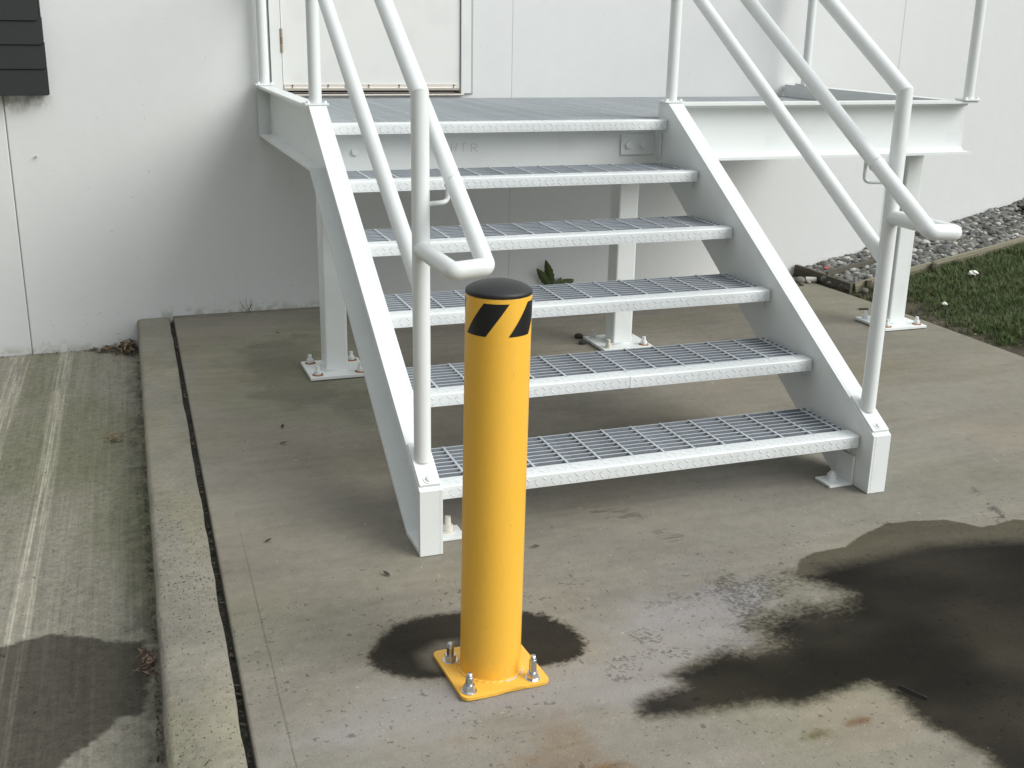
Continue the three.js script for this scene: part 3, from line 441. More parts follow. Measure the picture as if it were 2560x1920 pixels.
// columns on bolted base plates
for (const [x, z, tone] of [[0.056, 1.19, 0], [1.435, 1.145, 1], [2.973, 1.188, 2]]) {
  const c = part('column', stair), top = x < 0.2 || x > 2 ? YT - BD - 0.001 : 0.829;
  mesh('post', planar(new RoundedBoxGeometry(0.1, top - 0.016, 0.1, 3, 0.011).translate(x, 0.016 + (top - 0.016) / 2, z)), steelPaint, c);
  mesh('base_plate', box(x - 0.128, x + 0.128, 0.004, 0.0175, z - 0.128, z + 0.128, 0.0015), steelPaint, c);
  const w = new THREE.TorusGeometry(0.0715, 0.006, 6, 4); mesh('weld', planar(w.rotateX(Math.PI / 2).rotateY(Math.PI / 4).translate(x, 0.0185, z)), steelPaint, c);
  for (const sx of [-1, 1]) for (const sz of [-1, 1]) {
    const a = part('anchor_bolt', c); const bx = x + sx * 0.092, bz = z + sz * 0.092;
    a.position.set(bx, 0.0175, bz); a.rotation.y = rr(0, 1);
    const rusty = (tone === 0) || (tone === 1 && sx > 0) || (tone === 2 && sz > 0);
    const g = merge([new THREE.CylinderGeometry(0.0175, 0.0175, 0.003, 20).translate(0, 0.0015, 0), new THREE.CylinderGeometry(0.0155, 0.0155, 0.016, 6).translate(0, 0.011, 0), new THREE.CylinderGeometry(0.0082, 0.0088, 0.020, 10).translate(0, 0.029, 0)].map((q) => planar(q)));
    a.add(Object.assign(new THREE.Mesh(g, tone === 1 && sx < 0 ? dullBolt : steelPaint), { name: 'nut_and_stud', castShadow: true, receiveShadow: true }));
    if (rusty) a.add(Object.assign(new THREE.Mesh(planar(new THREE.CylinderGeometry(0.0215, 0.0245, 0.0034, 18).translate(0.0012, 0.0014, 0)), rust), { name: 'rusty_washer', castShadow: true, receiveShadow: true }));
    // rule of three levels: the bolt's pieces belong to the bolt itself
    const [n0, ...rest] = a.children.slice(); const joined = new THREE.Mesh(n0.geometry, n0.material); joined.name = 'anchor_bolt'; joined.castShadow = joined.receiveShadow = true; joined.position.copy(a.position); joined.rotation.copy(a.rotation);
    c.remove(a); c.add(joined); for (const q of rest) { q.position.copy(a.position); q.rotation.copy(a.rotation); q.name = 'rusty_washer'; c.add(q); }
  }
}
// foot brackets
for (const s of [0, 1]) {
  const f = part('foot_bracket', stair), m = (x) => s ? x : SW - x, B = (a, b, ...r) => box(Math.min(m(a), m(b)), Math.max(m(a), m(b)), ...r);
  mesh('plate', B(SW - 0.092, SW - 0.0105, 0.001, 0.0095, 2.893, 2.978, 0.001), steelPaint, f); mesh('plate', B(SW - 0.0105, SW - 0.0012, 0.001, 0.105, 2.893, 2.978, 0.001), steelPaint, f);
  const bx = m(SW - 0.052);
  mesh('anchor_bolt', merge([new THREE.CylinderGeometry(0.021, 0.021, 0.003, 18).translate(0, 0.0015, 0), new THREE.CylinderGeometry(0.0165, 0.0165, 0.019, 6).translate(0, 0.0125, 0), new THREE.CylinderGeometry(0.009, 0.010, s ? 0.008 : 0.026, 12).translate(0, s ? 0.026 : 0.035, 0)].map((g) => planar(g.translate(bx, 0.0095, 2.93)))), s ? steelPaint : dullBolt, f);
}
// guardrails and grab rails
const TR = 0.0245, PZ = 2.965, PY = 1.285, HRY = 1.066, MIDY = 0.765;
for (const s of [-1, 1]) {
  const g = part('handrail', stair), xp = s < 0 ? -0.034 : SW + 0.034, xh = s < 0 ? 0.053 : SW - 0.053, zu = 1.442;
  const yb = YP + (ZF - PZ) * TOPK, up = (y) => y + (PZ - zu) * TOPK;
  mesh('post', pipe([V(xp, yb + 0.004, PZ), V(xp, PY, PZ), V(xp, up(PY), zu), ...(s < 0 ? [V(xp, up(PY), 0.055)] : [V(3.06, up(PY), zu)]), ...(s < 0 ? [V(xp, YT + 0.01, 0.055)] : [V(3.06, YT + 0.01, zu)])], TR, 0, 26), steelPaint, g);
  mesh('post', pipe([V(xp, YT + 0.010, zu), V(xp, up(PY) - 0.02, zu)], TR), steelPaint, g);
  mesh('mid_rail', pipe([V(xp, MIDY, PZ), V(xp, up(MIDY), zu)], TR), steelPaint, g);
  mesh('mid_rail', s < 0 ? pipe([V(xp, 1.70, zu), V(xp, 1.70, 0.055)], TR) : pipe([V(xp, 1.70, zu), V(3.06, 1.70, zu)], TR), steelPaint, g);
  // grab rail with its return loop to the post
  const hy = s < 0 ? HRY : 1.082, hk = s < 0 ? TOPK : 0.588, ze = s < 0 ? 3.268 : 3.258, ye = hy - (ze - PZ) * hk, uh = hy + (PZ - zu) * hk;
  mesh('grab_rail', pipe([V(xh, uh, zu), V(xh, ye, ze), V(xp + s * 0.002, ye - 0.006, ze + 0.004), V(xp + s * 0.001, ye - 0.006, PZ + 0.01)], TR * 0.96, 0.016, 26), steelPaint, g);
  mesh('grab_rail', pipe([V(xh, uh, zu), V(xh, uh, zu - 0.3)], TR * 0.96), steelPaint, g);
  const zb = 3.02, seam = pipe([V(xh + s * 0.037, ye - 0.003, ze + 0.001), V(xh + s * 0.041, ye - 0.003, ze + 0.001)], TR * 0.966); mesh('weld_seam', seam, std(lin(0.72, 0.735, 0.72), 0.5), g);
  for (const z of [2.93, 1.62]) { const yr = hy + (PZ - z) * hk; mesh('bracket', pipe([V(xp, yr - 0.092, z === 2.93 ? PZ : zu), V(xh, yr - 0.092, z), V(xh, yr - 0.01, z)], 0.0065, 0.02, 12), steelPaint, g); }
  // rough weld patch on the grab rail
  { const z = 2.985, y = hy - (z - PZ) * hk; const q = new THREE.SphereGeometry(1, 12, 8); const pp = q.attributes.position; for (let i = 0; i < pp.count; i++) { const k = 0.85 + 0.3 * vn(pp.getX(i) * 3 + 7, pp.getY(i) * 3 + pp.getZ(i) * 2 + 9); pp.setXYZ(i, pp.getX(i) * k, pp.getY(i) * k, pp.getZ(i) * k); } q.computeVertexNormals(); mesh('weld', planar(q.scale(TR * 1.0, TR * 1.0, 0.012).rotateX(Math.atan(TOPK)).translate(xh, y, z)), steelPaint, g); }
  // sloped base plate
  const M = new THREE.Matrix4().makeRotationX(Math.atan(TOPK)).setPosition(xp, yb, PZ);
  mesh('base_plate', rot(new RoundedBoxGeometry(0.062, 0.008, 0.155, 1, 0.0012).translate(0, 0.0046, 0.012), M), steelPaint, g);
  for (const dz of [0.065, -0.045]) mesh('bolt_head', rot(merge([new THREE.CylinderGeometry(0.0165, 0.0165, 0.002, 18).translate(0, 0.0095, dz + 0.006), new THREE.SphereGeometry(0.0105, 14, 8, 0, 6.3, 0, 1.57).scale(1, 0.6, 1).translate(0, 0.0105, dz + 0.006)]), M), steelPaint, g);
  // flat base plates of the platform posts
  const seats = s < 0 ? [[xp, zu], [xp, 0.055]] : [[xp, zu], [3.06, zu]];
  for (const [x, z] of seats) { mesh('base_plate', box(x - 0.046, x + 0.046, YT + 0.0015, YT + 0.0095, z - 0.036, z + 0.036, 0.001), steelPaint, g); for (const dx of [-0.036, 0.036]) mesh('bolt_head', planar(new THREE.CylinderGeometry(0.0075, 0.009, 0.008, 6).translate(x + dx * 0.9, YT + 0.0135, z + 0.022)), steelPaint, g); }
}
{ // guardrail on the platform's right edge
  const g = part('guardrail', stair), x = 3.013, z0 = 0.155, y = PY + (PZ - 1.442) * TOPK;
  mesh('post', pipe([V(x, YT + 0.01, z0), V(x, y, z0)], TR), steelPaint, g);
  mesh('top_rail', pipe([V(x, y, 0.09), V(x, y, 1.442), V(3.035, y, 1.442)], TR), steelPaint, g); mesh('mid_rail', pipe([V(x, 1.70, 0.09), V(x, 1.70, 1.442)], TR), steelPaint, g);
  mesh('base_plate', box(x - 0.036, x + 0.036, YT + 0.0015, YT + 0.0095, z0 - 0.05, z0 + 0.05, 0.001), steelPaint, g);
}

// ------------------------------------------------------------------ bollard
{
  const b = thing('bollard', 'yellow steel bollard with black stripes and black domed cap on the wet concrete', 'bollard');
  b.position.set(-0.0665, 0, 3.678); b.rotation.z = -0.0105; b.rotation.y = 0;
  const R = 0.0715, HT = 0.9165;
  const yt = surfaceTex(512, 1024, 0, 0.45, 0, 0.93, (x, y, o) => {
    const n = fbm(x * 9, y * 5, 4), f = fbm(x * 90, y * 90, 2); let v = 1 + 0.05 * (n - 0.5) + 0.02 * (f - 0.5);
    o[0] = 0.88 * v; o[1] = 0.49 * v; o[2] = 0.055 * v; o[3] = 0.36 + 0.14 * (f - 0.5) + 0.1 * (n - 0.5); o[4] = 0.5 + 0.4 * (fbm(x * 70, y * 70, 2) - 0.5);
    const s = vn(x * 130 + 5, y * 130 + 2), t = vn(x * 70 + 9, y * 30 + 5); if (s > 0.9925) mulc(o, 0.42); else if (t > 0.985) mulc(o, 0.88);
    const du = sst(0.05, 0.0, y + 0.05 * (fbm(x * 30, y * 30, 3) - 0.5)) * sst(0.55, 0.75, fbm(x * 60, y * 50, 3)); o[0] += (0.40 - o[0]) * 0.3 * du; o[1] += (0.30 - o[1]) * 0.3 * du; o[2] += (0.17 - o[2]) * 0.3 * du;
  });
  const yellow = std(0xffffff, 1, { ...yt, bumpScale: 0.0006 });
  const yPlate = std(lin(0.88, 0.49, 0.065), 0.42, { map: paintTex.map, bumpMap: paintTex.bumpMap, bumpScale: 0.0006 });
  const tube = lathe([[R, 0.012], [R, 0.2], [R, 0.4], [R, 0.6], [R, 0.8], [R, HT - 0.002], [R - 0.0015, HT], [R - 0.006, HT]], 72); mesh('tube', tube, yellow, b);
  mesh('cap', lathe([[0, HT + 0.0275], [0.016, HT + 0.027], [0.034, HT + 0.0245], [0.050, HT + 0.0202], [0.062, HT + 0.015], [0.0685, HT + 0.0105], [R - 0.0005, HT + 0.0085], [R + 0.0004, HT + 0.0060], [R + 0.0006, HT + 0.0008], [R - 0.002, HT + 0.0002], [0.05, HT + 0.0002]].reverse(), 72), std(lin(0.018, 0.019, 0.020), 0.5), b);
  const black = std(lin(0.0075, 0.0075, 0.0085), 0.42);
  const camAz = Math.atan2(CAM.x + 0.0665, CAM.z - 3.678), D2 = Math.PI / 180;
  for (let i = 0; i < 4; i++) { // slanted reflective tape, a curved patch each
    const n = 16, pos = [], nor = [], idx = [], y1 = 0.9065, y0 = 0.835, r = R + 0.0005;
    for (let j = 0; j <= 6; j++) for (let k = 0; k <= n; k++) { const t = j / 6, a = camAz + (-66 + 40 * t + 44.5 * k / n + [0, 84, 178, 268][i]) * D2, y = y0 + (y1 - y0) * t; pos.push(r * Math.sin(a), y, r * Math.cos(a)); nor.push(Math.sin(a), 0, Math.cos(a)); }
    for (let j = 0; j < 6; j++) for (let k = 0; k < n; k++) { const p = j * (n + 1) + k, q = p + n + 1; idx.push(p, p + 1, q + 1, p, q + 1, q); }
    const g = new THREE.BufferGeometry(); g.setAttribute('position', new THREE.Float32BufferAttribute(pos, 3)); g.setAttribute('normal', new THREE.Float32BufferAttribute(nor, 3)); g.setIndex(idx); mesh('stripe', planar(g), black, b);
  }
  // base plate, slightly bowed, rounded corners
  const s = new THREE.Shape(), hw = 0.109, cr = 0.02; s.moveTo(-hw + cr, -hw); s.lineTo(hw - cr, -hw); s.quadraticCurveTo(hw, -hw, hw, -hw + cr); s.lineTo(hw, hw - cr); s.quadraticCurveTo(hw, hw, hw - cr, hw); s.lineTo(-hw + cr, hw); s.quadraticCurveTo(-hw, hw, -hw, hw - cr); s.lineTo(-hw, -hw + cr); s.quadraticCurveTo(-hw, -hw, -hw + cr, -hw);
  const pts = s.getSpacedPoints(120), s3 = new THREE.Shape(pts);
  let pg = new THREE.ExtrudeGeometry(s3, { depth: 0.006, bevelEnabled: true, bevelSize: 0.0015, bevelThickness: 0.0015, bevelOffset: -0.0015, bevelSegments: 2 }).rotateX(-Math.PI / 2).translate(0, 0.0025, 0);
  const bp = pg.attributes.position; for (let i = 0; i < bp.count; i++) { const x = bp.getX(i), z = bp.getZ(i); const e = sst(0.06, hw, z) * Math.exp(-(((x - 0.022) / 0.026) ** 2)) * 0.0065; bp.setY(i, bp.getY(i) + e + 0.0012 * sst(0.05, hw, Math.abs(x))); }
  pg.computeVertexNormals(); pg = planar(toCreasedNormals(pg, 0.6)); pg.rotateY(0.06); mesh('base_plate', pg, yPlate, b);
  const weld = new THREE.TorusGeometry(R + 0.001, 0.0055, 8, 90).rotateX(Math.PI / 2).translate(0, 0.0105, 0); const wp = weld.attributes.position; for (let i = 0; i < wp.count; i++) { const a = Math.atan2(wp.getZ(i), wp.getX(i)), k = 1 + 0.02 * Math.sin(a * 60); wp.setXYZ(i, wp.getX(i) * k, wp.getY(i), wp.getZ(i) * k); } weld.computeVertexNormals(); mesh('weld', planar(weld), yPlate, b);
  // bare scrapes on the weld
  for (const [a0, a1, rr0] of [[0.15, 0.62, R + 0.0066], [0.75, 1.15, R + 0.0062]]) { const g = new THREE.TorusGeometry(rr0, 0.0022, 5, 16, a1 - a0).rotateZ(-Math.PI / 2 + 0).rotateX(-Math.PI / 2).rotateY(a0 + Math.PI / 2).translate(0, 0.0118, 0); mesh('scrape', planar(g.rotateY(-Math.PI / 2)), std(lin(0.55, 0.50, 0.46), 0.7), b); }
  const thr = []; for (let y = 0; y <= 60; y++) thr.push([0.0082 + 0.0007 * (y % 2), y / 60]);
  for (const [x, z, h, tilt] of [[-0.083, -0.052, 0.050, 0.05], [-0.080, 0.088, 0.046, -0.03], [0.077, 0.080, 0.062, 0.02], [0.082, -0.078, 0.050, 0]]) {
    const a = part('anchor_bolt', b); a.position.set(x, 0.0102, z); a.rotation.set(tilt, rr(0, 1), tilt);
    mesh('washer', planar(lathe([[0.0078, 0], [0.0182, 0], [0.0186, 0.0014], [0.0182, 0.0028], [0.0078, 0.0028]], 28)), zinc, a);
    mesh('nut', planar(toCreasedNormals(merge([new THREE.CylinderGeometry(0.0135, 0.0146, 0.0025, 6).translate(0, 0.01675, 0), new THREE.CylinderGeometry(0.0146, 0.0146, 0.0127, 6).translate(0, 0.00915, 0)]), 0.4)), zinc, a);
    mesh('stud', planar(lathe([[0.0001, h], [0.0062, h], [0.0070, h - 0.008], ...thr.map(([r, t]) => [r, 0.002 + (h - 0.012) * t]).reverse()].reverse(), 18)), zinc, a);
  }
}

// ------------------------------------------------------------------ bank on the right: edging boards, gravel, lawn
const bankY = (x, z) => Math.max(-0.02, 0.008 + (x - 3.24) * 0.18 - 0.012 * (z - 0.5));
const boardTex = surfaceTex(1024, 128, 0, 2, 0, 0.25, (x, y, o) => {
  const g = fbm(x * 3, y * 110, 4), f = fbm(x * 40, y * 160, 2), st = fbm(x * 2.2 + 9, y * 14, 3); const v = 0.26 + 0.16 * (g - 0.5) + 0.06 * (f - 0.5), gv = (y % 0.031) < 0.004 ? 0.55 : 1;
  o[0] = v * gv * 1.05; o[1] = v * gv * 0.97; o[2] = v * gv * (0.74 - 0.1 * st); mulc(o, 1 - 0.35 * sst(0.5, 0.75, st)); o[3] = 0.9; o[4] = gv > 0.9 ? 0.6 + 0.3 * (g - 0.5) : 0.1;
});
const timber = std(0xffffff, 1, { ...boardTex, bumpScale: 0.004 });
const timberDark = std(lin(0.42, 0.42, 0.44), 1, { ...boardTex, bumpScale: 0.004 });
{
  const e = thing('garden_edging', 'weathered timber board edging around the grey pebble strip', 'edging');
  const board = (name, a, b, h, th, m, lift) => { // a board standing on edge between two points [x, y of top, z]
    const A = V(...a), B = V(...b), d = B.clone().sub(A), L = d.length(); d.normalize(); const side = V(d.z, 0, -d.x).normalize(), upv = new THREE.Vector3().crossVectors(side, d).normalize(); if (upv.y < 0) upv.negate();
    let g = new THREE.BoxGeometry(L, h, th, 12, 1, 1).translate(L / 2, -h / 2, 0); const p = g.attributes.position; for (let i = 0; i < p.count; i++) { p.setY(i, p.getY(i) + 0.004 * (vn(p.getX(i) * 7 + lift, 2) - 0.5)); }
    g.computeVertexNormals(); uvFrom(g, (x, y, z, n) => Math.abs(n[1]) > 0.7 ? [x / 2, (0.1 + z) / 0.25] : [x / 2, (-y + 0.004) / 0.25]);
    g.applyMatrix4(new THREE.Matrix4().makeBasis(d, upv, new THREE.Vector3().crossVectors(d, upv)).setPosition(A)); return mesh(name, g, m, e);
  };
  const topAt = (x) => 0.046 + (x - 3.25) * 0.18;
  board('board', [3.262, topAt(3.262), 0.472], [3.795, topAt(3.795), 0.472], 0.085, 0.022, timber, 1);
  board('board', [3.80, topAt(3.80) + 0.005, 0.480], [5.0, topAt(5.0), 0.480], 0.085, 0.022, timber, 5); board('board', [5.005, topAt(5.005), 0.476], [7.4, topAt(7.4), 0.476], 0.085, 0.022, timber, 9);
  board('board', [3.165, 0.072, 0.012], [3.246, 0.048, 0.474], 0.085, 0.022, timberDark, 3);
  board('board', [3.215, 0.074, 0.262], [3.66, 0.152, 0.242], 0.05, 0.02, timberDark, 7);
  for (const [x, y, z, h] of [[3.345, 0.060, 0.487, 0.09], [3.79, 0.14, 0.496, 0.10]]) mesh('peg', box(x - 0.016, x + 0.016, y - h, y + 0.004, z - 0.002, z + 0.016, 0.002), std(lin(0.10, 0.085, 0.06), 0.9), e);
}
const soilTex = surfaceTex(512, 512, 0, 1, 0, 1, (x, z, o) => { const n = fbm(x * 24, z * 24, 4), v = 0.035 + 0.07 * n * n + 0.02 * vn(x * 200, z * 200); o[0] = v * 1.15; o[1] = v; o[2] = v * 0.66; o[3] = 0.95; o[4] = n; });
{
  const NX = 60, NZ = 40, g = new THREE.PlaneGeometry(1, 1, NX, NZ).rotateX(-Math.PI / 2), p = g.attributes.position;
  for (let i = 0; i < p.count; i++) { const u = p.getX(i) + 0.5, w = p.getZ(i) + 0.5, x = SLABX - 0.04 + u * u * 9, z = 0.004 + w * 13; p.setXYZ(i, x, (x < SLABX + 0.035 ? -0.03 : bankY(x, z) - 0.012 + 0.012 * (fbm(x * 6, z * 6, 3) - 0.5)) - (z < 0.47 ? 0.03 : 0), z); }
  g.computeVertexNormals(); structure(mesh('soil_bank', uvFrom(g, (x, y, z) => [x, z]), std(0xffffff, 1, { ...soilTex, bumpScale: 0.01 })), 'bare soil rising to the right of the slab');
}
// rounded grey pebbles
function pebbleGeo(k) { let g = new THREE.IcosahedronGeometry(1, 2); g.deleteAttribute('uv'); g.deleteAttribute('normal'); g = mergeVertices(g); const p = g.attributes.position; for (let i = 0; i < p.count; i++) { const x = p.getX(i), y = p.getY(i), z = p.getZ(i), n = 0.78 + 0.44 * fbm(x * 1.1 + k * 9 + 5, y * 1.1 + z * 0.9 + k * 5 + 8, 2); p.setXYZ(i, x * n, y * n, z * n); } g.computeVertexNormals(); return planar(g); }
const stoneTex = surfaceTex(256, 256, 0, 1, 0, 1, (x, y, o) => { const n = fbm(x * 6, y * 6, 4), v = 0.8 + 0.5 * (n - 0.5) + 0.2 * (vn(x * 120, y * 120) - 0.5); o[0] = o[1] = o[2] = v; o[3] = 0.75; o[4] = n; });
const stoneMat = std(0xffffff, 0.95, { map: stoneTex.map });
const gravelTop = (x, z) => { const f = Math.min(1, Math.max(0, z / 0.46)); return (0.228 * (x - 3.06)) * (1 - f) + (0.034 + (x - 3.25) * 0.18) * f; };
const tmp = new THREE.Object3D();
for (let k = 0; k < 3; k++) {
  const n = 2800, im = new THREE.InstancedMesh(pebbleGeo(k), stoneMat, n);
  for (let i = 0; i < n; i++) {
    const far = rnd() < 0.35, x = far ? rr(4.6, 7.3) : rr(3.2, 4.7), z = rr(0.012, 0.455), x2 = Math.max(x, 3.19 + z * 0.13), sz = (0.0085 + 0.0115 * rnd() + (rnd() < 0.12 ? 0.010 : 0));
    const lay = rnd() < 0.55 ? 0 : -0.016;
    tmp.position.set(x2, gravelTop(x2, z) + lay - 0.004 + rr(-0.003, 0.004), z); tmp.rotation.set(rr(-0.5, 0.5), rr(0, 6.3), rr(-0.5, 0.5)); tmp.scale.set(sz * rr(1.0, 1.6), sz * rr(0.5, 0.85), sz * rr(0.85, 1.2)); tmp.updateMatrix(); im.setMatrixAt(i, tmp.matrix);
    const t = rnd(), v = t < 0.10 ? rr(0.4, 0.6) : t < 0.4 ? rr(0.2, 0.34) : rr(0.10, 0.2), w = rr(-0.04, 0.05); im.setColorAt(i, lin(v * (1 + w), v * 1.0, v * (0.93 - w)));
  }
  im.castShadow = im.receiveShadow = true; im.name = numbered('gravel'); stuff(im, ['dark grey river pebbles filling the strip along the wall', 'mid grey river pebbles filling the strip along the wall', 'pale grey river pebbles filling the strip along the wall'][k], 'gravel'); scene.add(im);
}
// lawn
{
  const tuft = []; for (let k = 0; k < 7; k++) {
    const a = rr(0, 6.3), lean = rr(0.25, 1.0), h = rr(0.018, 0.042), w = rr(0.0014, 0.0026), ox = rr(-0.012, 0.012), oz = rr(-0.012, 0.012), P = [], c = Math.cos(a), s = Math.sin(a);
    const lv = [0, 0.45, 0.8, 1].map((t) => [t, lean * t * t * h, h * (t - 0.25 * lean * t * t), w * (1 - t * 0.92)]);
    for (let j = 0; j < 3; j++) { const [, d0, y0, w0] = lv[j], [, d1, y1, w1] = lv[j + 1], q = (d, y, ww) => [ox + c * d - s * ww, y, oz + s * d + c * ww]; P.push(...q(d0, y0, -w0), ...q(d0, y0, w0), ...q(d1, y1, w1), ...q(d0, y0, -w0), ...q(d1, y1, w1), ...q(d1, y1, -w1)); }
    const g = new THREE.BufferGeometry(); g.setAttribute('position', new THREE.Float32BufferAttribute(P, 3)); g.computeVertexNormals(); tuft.push(planar(g));
  }
  const blade = new THREE.MeshPhysicalMaterial({ color: 0xffffff, roughness: 0.6, transmission: 0.25, thickness: 0, side: THREE.DoubleSide });
  const n = 40000, im = new THREE.InstancedMesh(merge(tuft), blade, n); let i = 0;
  while (i < n) {
    const near = rnd() < 0.6, x = near ? rr(SLABX - 0.01, 5.2) : rr(5.2, 9), z = near ? rr(0.492, 2.6) : rr(0.495, 8);
    const edge = x - SLABX - 0.05 - 0.10 * fbm(z * 5, 2, 3), corner = Math.hypot((x - 3.22) / 0.22, (z - 0.82) / 0.36); const bare = Math.max(sst(0.10, -0.03, edge), sst(1.1, 0.6, corner + 0.6 * (fbm(x * 8, z * 8, 3) - 0.5)));
    if (rnd() < bare * 0.93) continue;
    tmp.position.set(x, bankY(x, z) - 0.012 + 0.012 * (fbm(x * 6, z * 6, 3) - 0.5) - 0.002, z); tmp.rotation.set(rr(-0.15, 0.15), rr(0, 6.3), rr(-0.15, 0.15)); const sc = rr(0.6, 1.25) * (0.75 + 0.6 * fbm(x * 4 + 2, z * 4, 3)); tmp.scale.set(sc, sc, sc); tmp.updateMatrix(); im.setMatrixAt(i, tmp.matrix);
    const v = rr(0.65, 1.3), dry = rnd() < 0.07 ? 1 : 0; im.setColorAt(i, dry ? lin(0.19 * v, 0.16 * v, 0.07 * v) : lin(0.088 * v, 0.135 * v, 0.026 * v)); i++;
  }
  im.castShadow = im.receiveShadow = true; im.name = 'lawn_grass'; stuff(im, 'short green lawn grass on the bank beside the slab', 'grass'); scene.add(im);
}
// dead leaves, straw and twigs lying about
function litter(name, label, n, place, cols, len = [0.008, 0.03]) {
  const g = new THREE.BufferGeometry(), P = []; const pr = [[-0.5, 0], [-0.15, 0.10], [0.25, 0.09], [0.5, 0]]; for (let k = 0; k < 3; k++) { const [a, wa] = pr[k], [b, wb] = pr[k + 1], ya = 0.10 * Math.abs(a), yb = 0.10 * Math.abs(b); P.push(a, ya, -wa, a, ya, wa, b, yb, wb, a, ya, -wa, b, yb, wb, b, yb, -wb); }
  g.setAttribute('position', new THREE.Float32BufferAttribute(P, 3)); g.computeVertexNormals();
  const im = new THREE.InstancedMesh(planar(g), std(0xffffff, 0.85, { side: THREE.DoubleSide }), n);
  for (let i = 0; i < n; i++) { const [x, y, z] = place(i), l = rr(...len); tmp.position.set(x, y, z); tmp.rotation.set(rr(-0.35, 0.35), rr(0, 6.3), rr(-0.35, 0.35)); tmp.scale.set(l, l, l * rr(0.5, 1.5)); tmp.updateMatrix(); im.setMatrixAt(i, tmp.matrix); const c = cols[Math.floor(rnd() * cols.length)], v = rr(0.7, 1.3); im.setColorAt(i, lin(c[0] * v, c[1] * v, c[2] * v)); }
  im.castShadow = im.receiveShadow = true; im.name = numbered(name); stuff(im, label, 'leaf litter'); scene.add(im);
}
const gss = () => (rnd() + rnd() + rnd() - 1.5) / 1.5;
const BR = [[0.10, 0.065, 0.035], [0.16, 0.11, 0.06], [0.05, 0.033, 0.022], [0.24, 0.18, 0.11]], DK = [[0.03, 0.025, 0.018], [0.06, 0.045, 0.03]];
litter('leaf_litter', 'heap of brown dead leaves in the corner of wall and kerb', 330, () => { const t = rnd() * rnd(), x = -0.752 - 0.22 * t, z = 0.02 + Math.abs(gss()) * 0.24 * (1 - t * 0.7); return [x, ROAD_Y + 0.004 + rnd() * 0.045 * (1 - t), z]; }, BR, [0.015, 0.05]);
litter('leaf_litter', 'thin line of dark debris along the foot of the wall', 130, () => [rr(-2.2, -0.95), ROAD_Y + 0.003, 0.015 + Math.abs(gss()) * 0.05], [...BR, ...DK], [0.006, 0.022]);
litter('leaf_litter', 'small heap of pale dead leaves on the driveway', 60, () => [-0.872 + gss() * 0.05, ROAD_Y + 0.004 + rnd() * 0.008, 1.385 + gss() * 0.085], [[0.24, 0.18, 0.10], [0.12, 0.09, 0.05], [0.18, 0.14, 0.08]], [0.012, 0.03]);
litter('leaf_litter', 'reddish dead leaves caught against the kerb beside the wet patch', 110, () => [-0.815 - Math.abs(gss()) * 0.055, ROAD_Y + 0.004 + rnd() * 0.012, 3.16 + gss() * 0.10], [[0.17, 0.09, 0.065], [0.09, 0.05, 0.04], [0.28, 0.2, 0.15]], [0.008, 0.026]);
litter('leaf_litter', 'dark crumbs along the bottom of the kerb', 420, () => { const z = rr(0.05, 4.6); return [kx1 - K * z - 0.006 - Math.abs(gss()) * 0.018, ROAD_Y + 0.002 + rnd() * 0.006, z]; }, DK.concat(BR.slice(0, 1)), [0.005, 0.020]);
litter('leaf_litter', 'dry straw bits lodged in the open joint', 260, () => { const z = rr(0.02, 4.6); return [kx2 + 0.011 - K * z + gss() * 0.008, -0.032 + rnd() * 0.02, z]; }, [[0.22, 0.19, 0.13], [0.10, 0.08, 0.05], [0.05, 0.045, 0.03], [0.07, 0.05, 0.03]], [0.006, 0.024]);
litter('leaf_litter', 'dark specks of grit scattered over the driveway', 240, () => [rr(-2.0, -0.8), ROAD_Y + 0.0015, rr(0.2, 4.3)], DK.concat(BR.slice(0, 1)), [0.004, 0.014]);
litter('leaf_litter', 'tiny dark crumbs scattered over the slab', 170, () => [rr(-0.5, 2.8), 0.0022, rr(0.05, 4.4)], DK.concat([[0.3, 0.28, 0.22]]), [0.003, 0.010]);
litter('leaf_litter', 'dead leaves and bark along the lawn edge', 420, () => { const t = rnd(), z = t < 0.6 ? rr(0.6, 1.3) : rr(1.3, 3), x = SLABX + 0.015 + Math.abs(gss()) * (z < 1.1 ? 0.24 : 0.09); return [x, bankY(x, z) + 0.002 + rnd() * 0.008, z]; }, [...BR, ...DK], [0.006, 0.026]);

// single small things
function leafBlade(L, w, curl, teeth = 0) { const n = 14, P = [], row = (t) => { const k = Math.pow(Math.sin(Math.PI * Math.min(1, 0.08 + 0.92 * Math.pow(t, 1.25))), 0.8) * w * (t < 0.35 ? 0.30 + 0.7 * t / 0.35 : 1), tt = 1 + teeth * (((t * n) | 0) % 2 ? 0.28 : -0.2) * (t < 0.7 ? 1 : 0.2); return [t * L, curl * L * t * t, Math.max(0.0012, k * tt)]; };
  for (let i = 0; i < n; i++) { const [a, ya, wa] = row(i / n), [b, yb, wb] = row((i + 1) / n); for (const s of [-1, 1]) { const q = [[a, ya, 0], [a, ya + wa * 0.22, s * wa], [b, yb + wb * 0.22, s * wb], [b, yb, 0]]; const t = s > 0 ? [0, 1, 2, 0, 2, 3] : [0, 2, 1, 0, 3, 2]; for (const k of t) P.push(...q[k]); } }
  const g = new THREE.BufferGeometry(); g.setAttribute('position', new THREE.Float32BufferAttribute(P, 3)); g.computeVertexNormals(); return planar(g); }
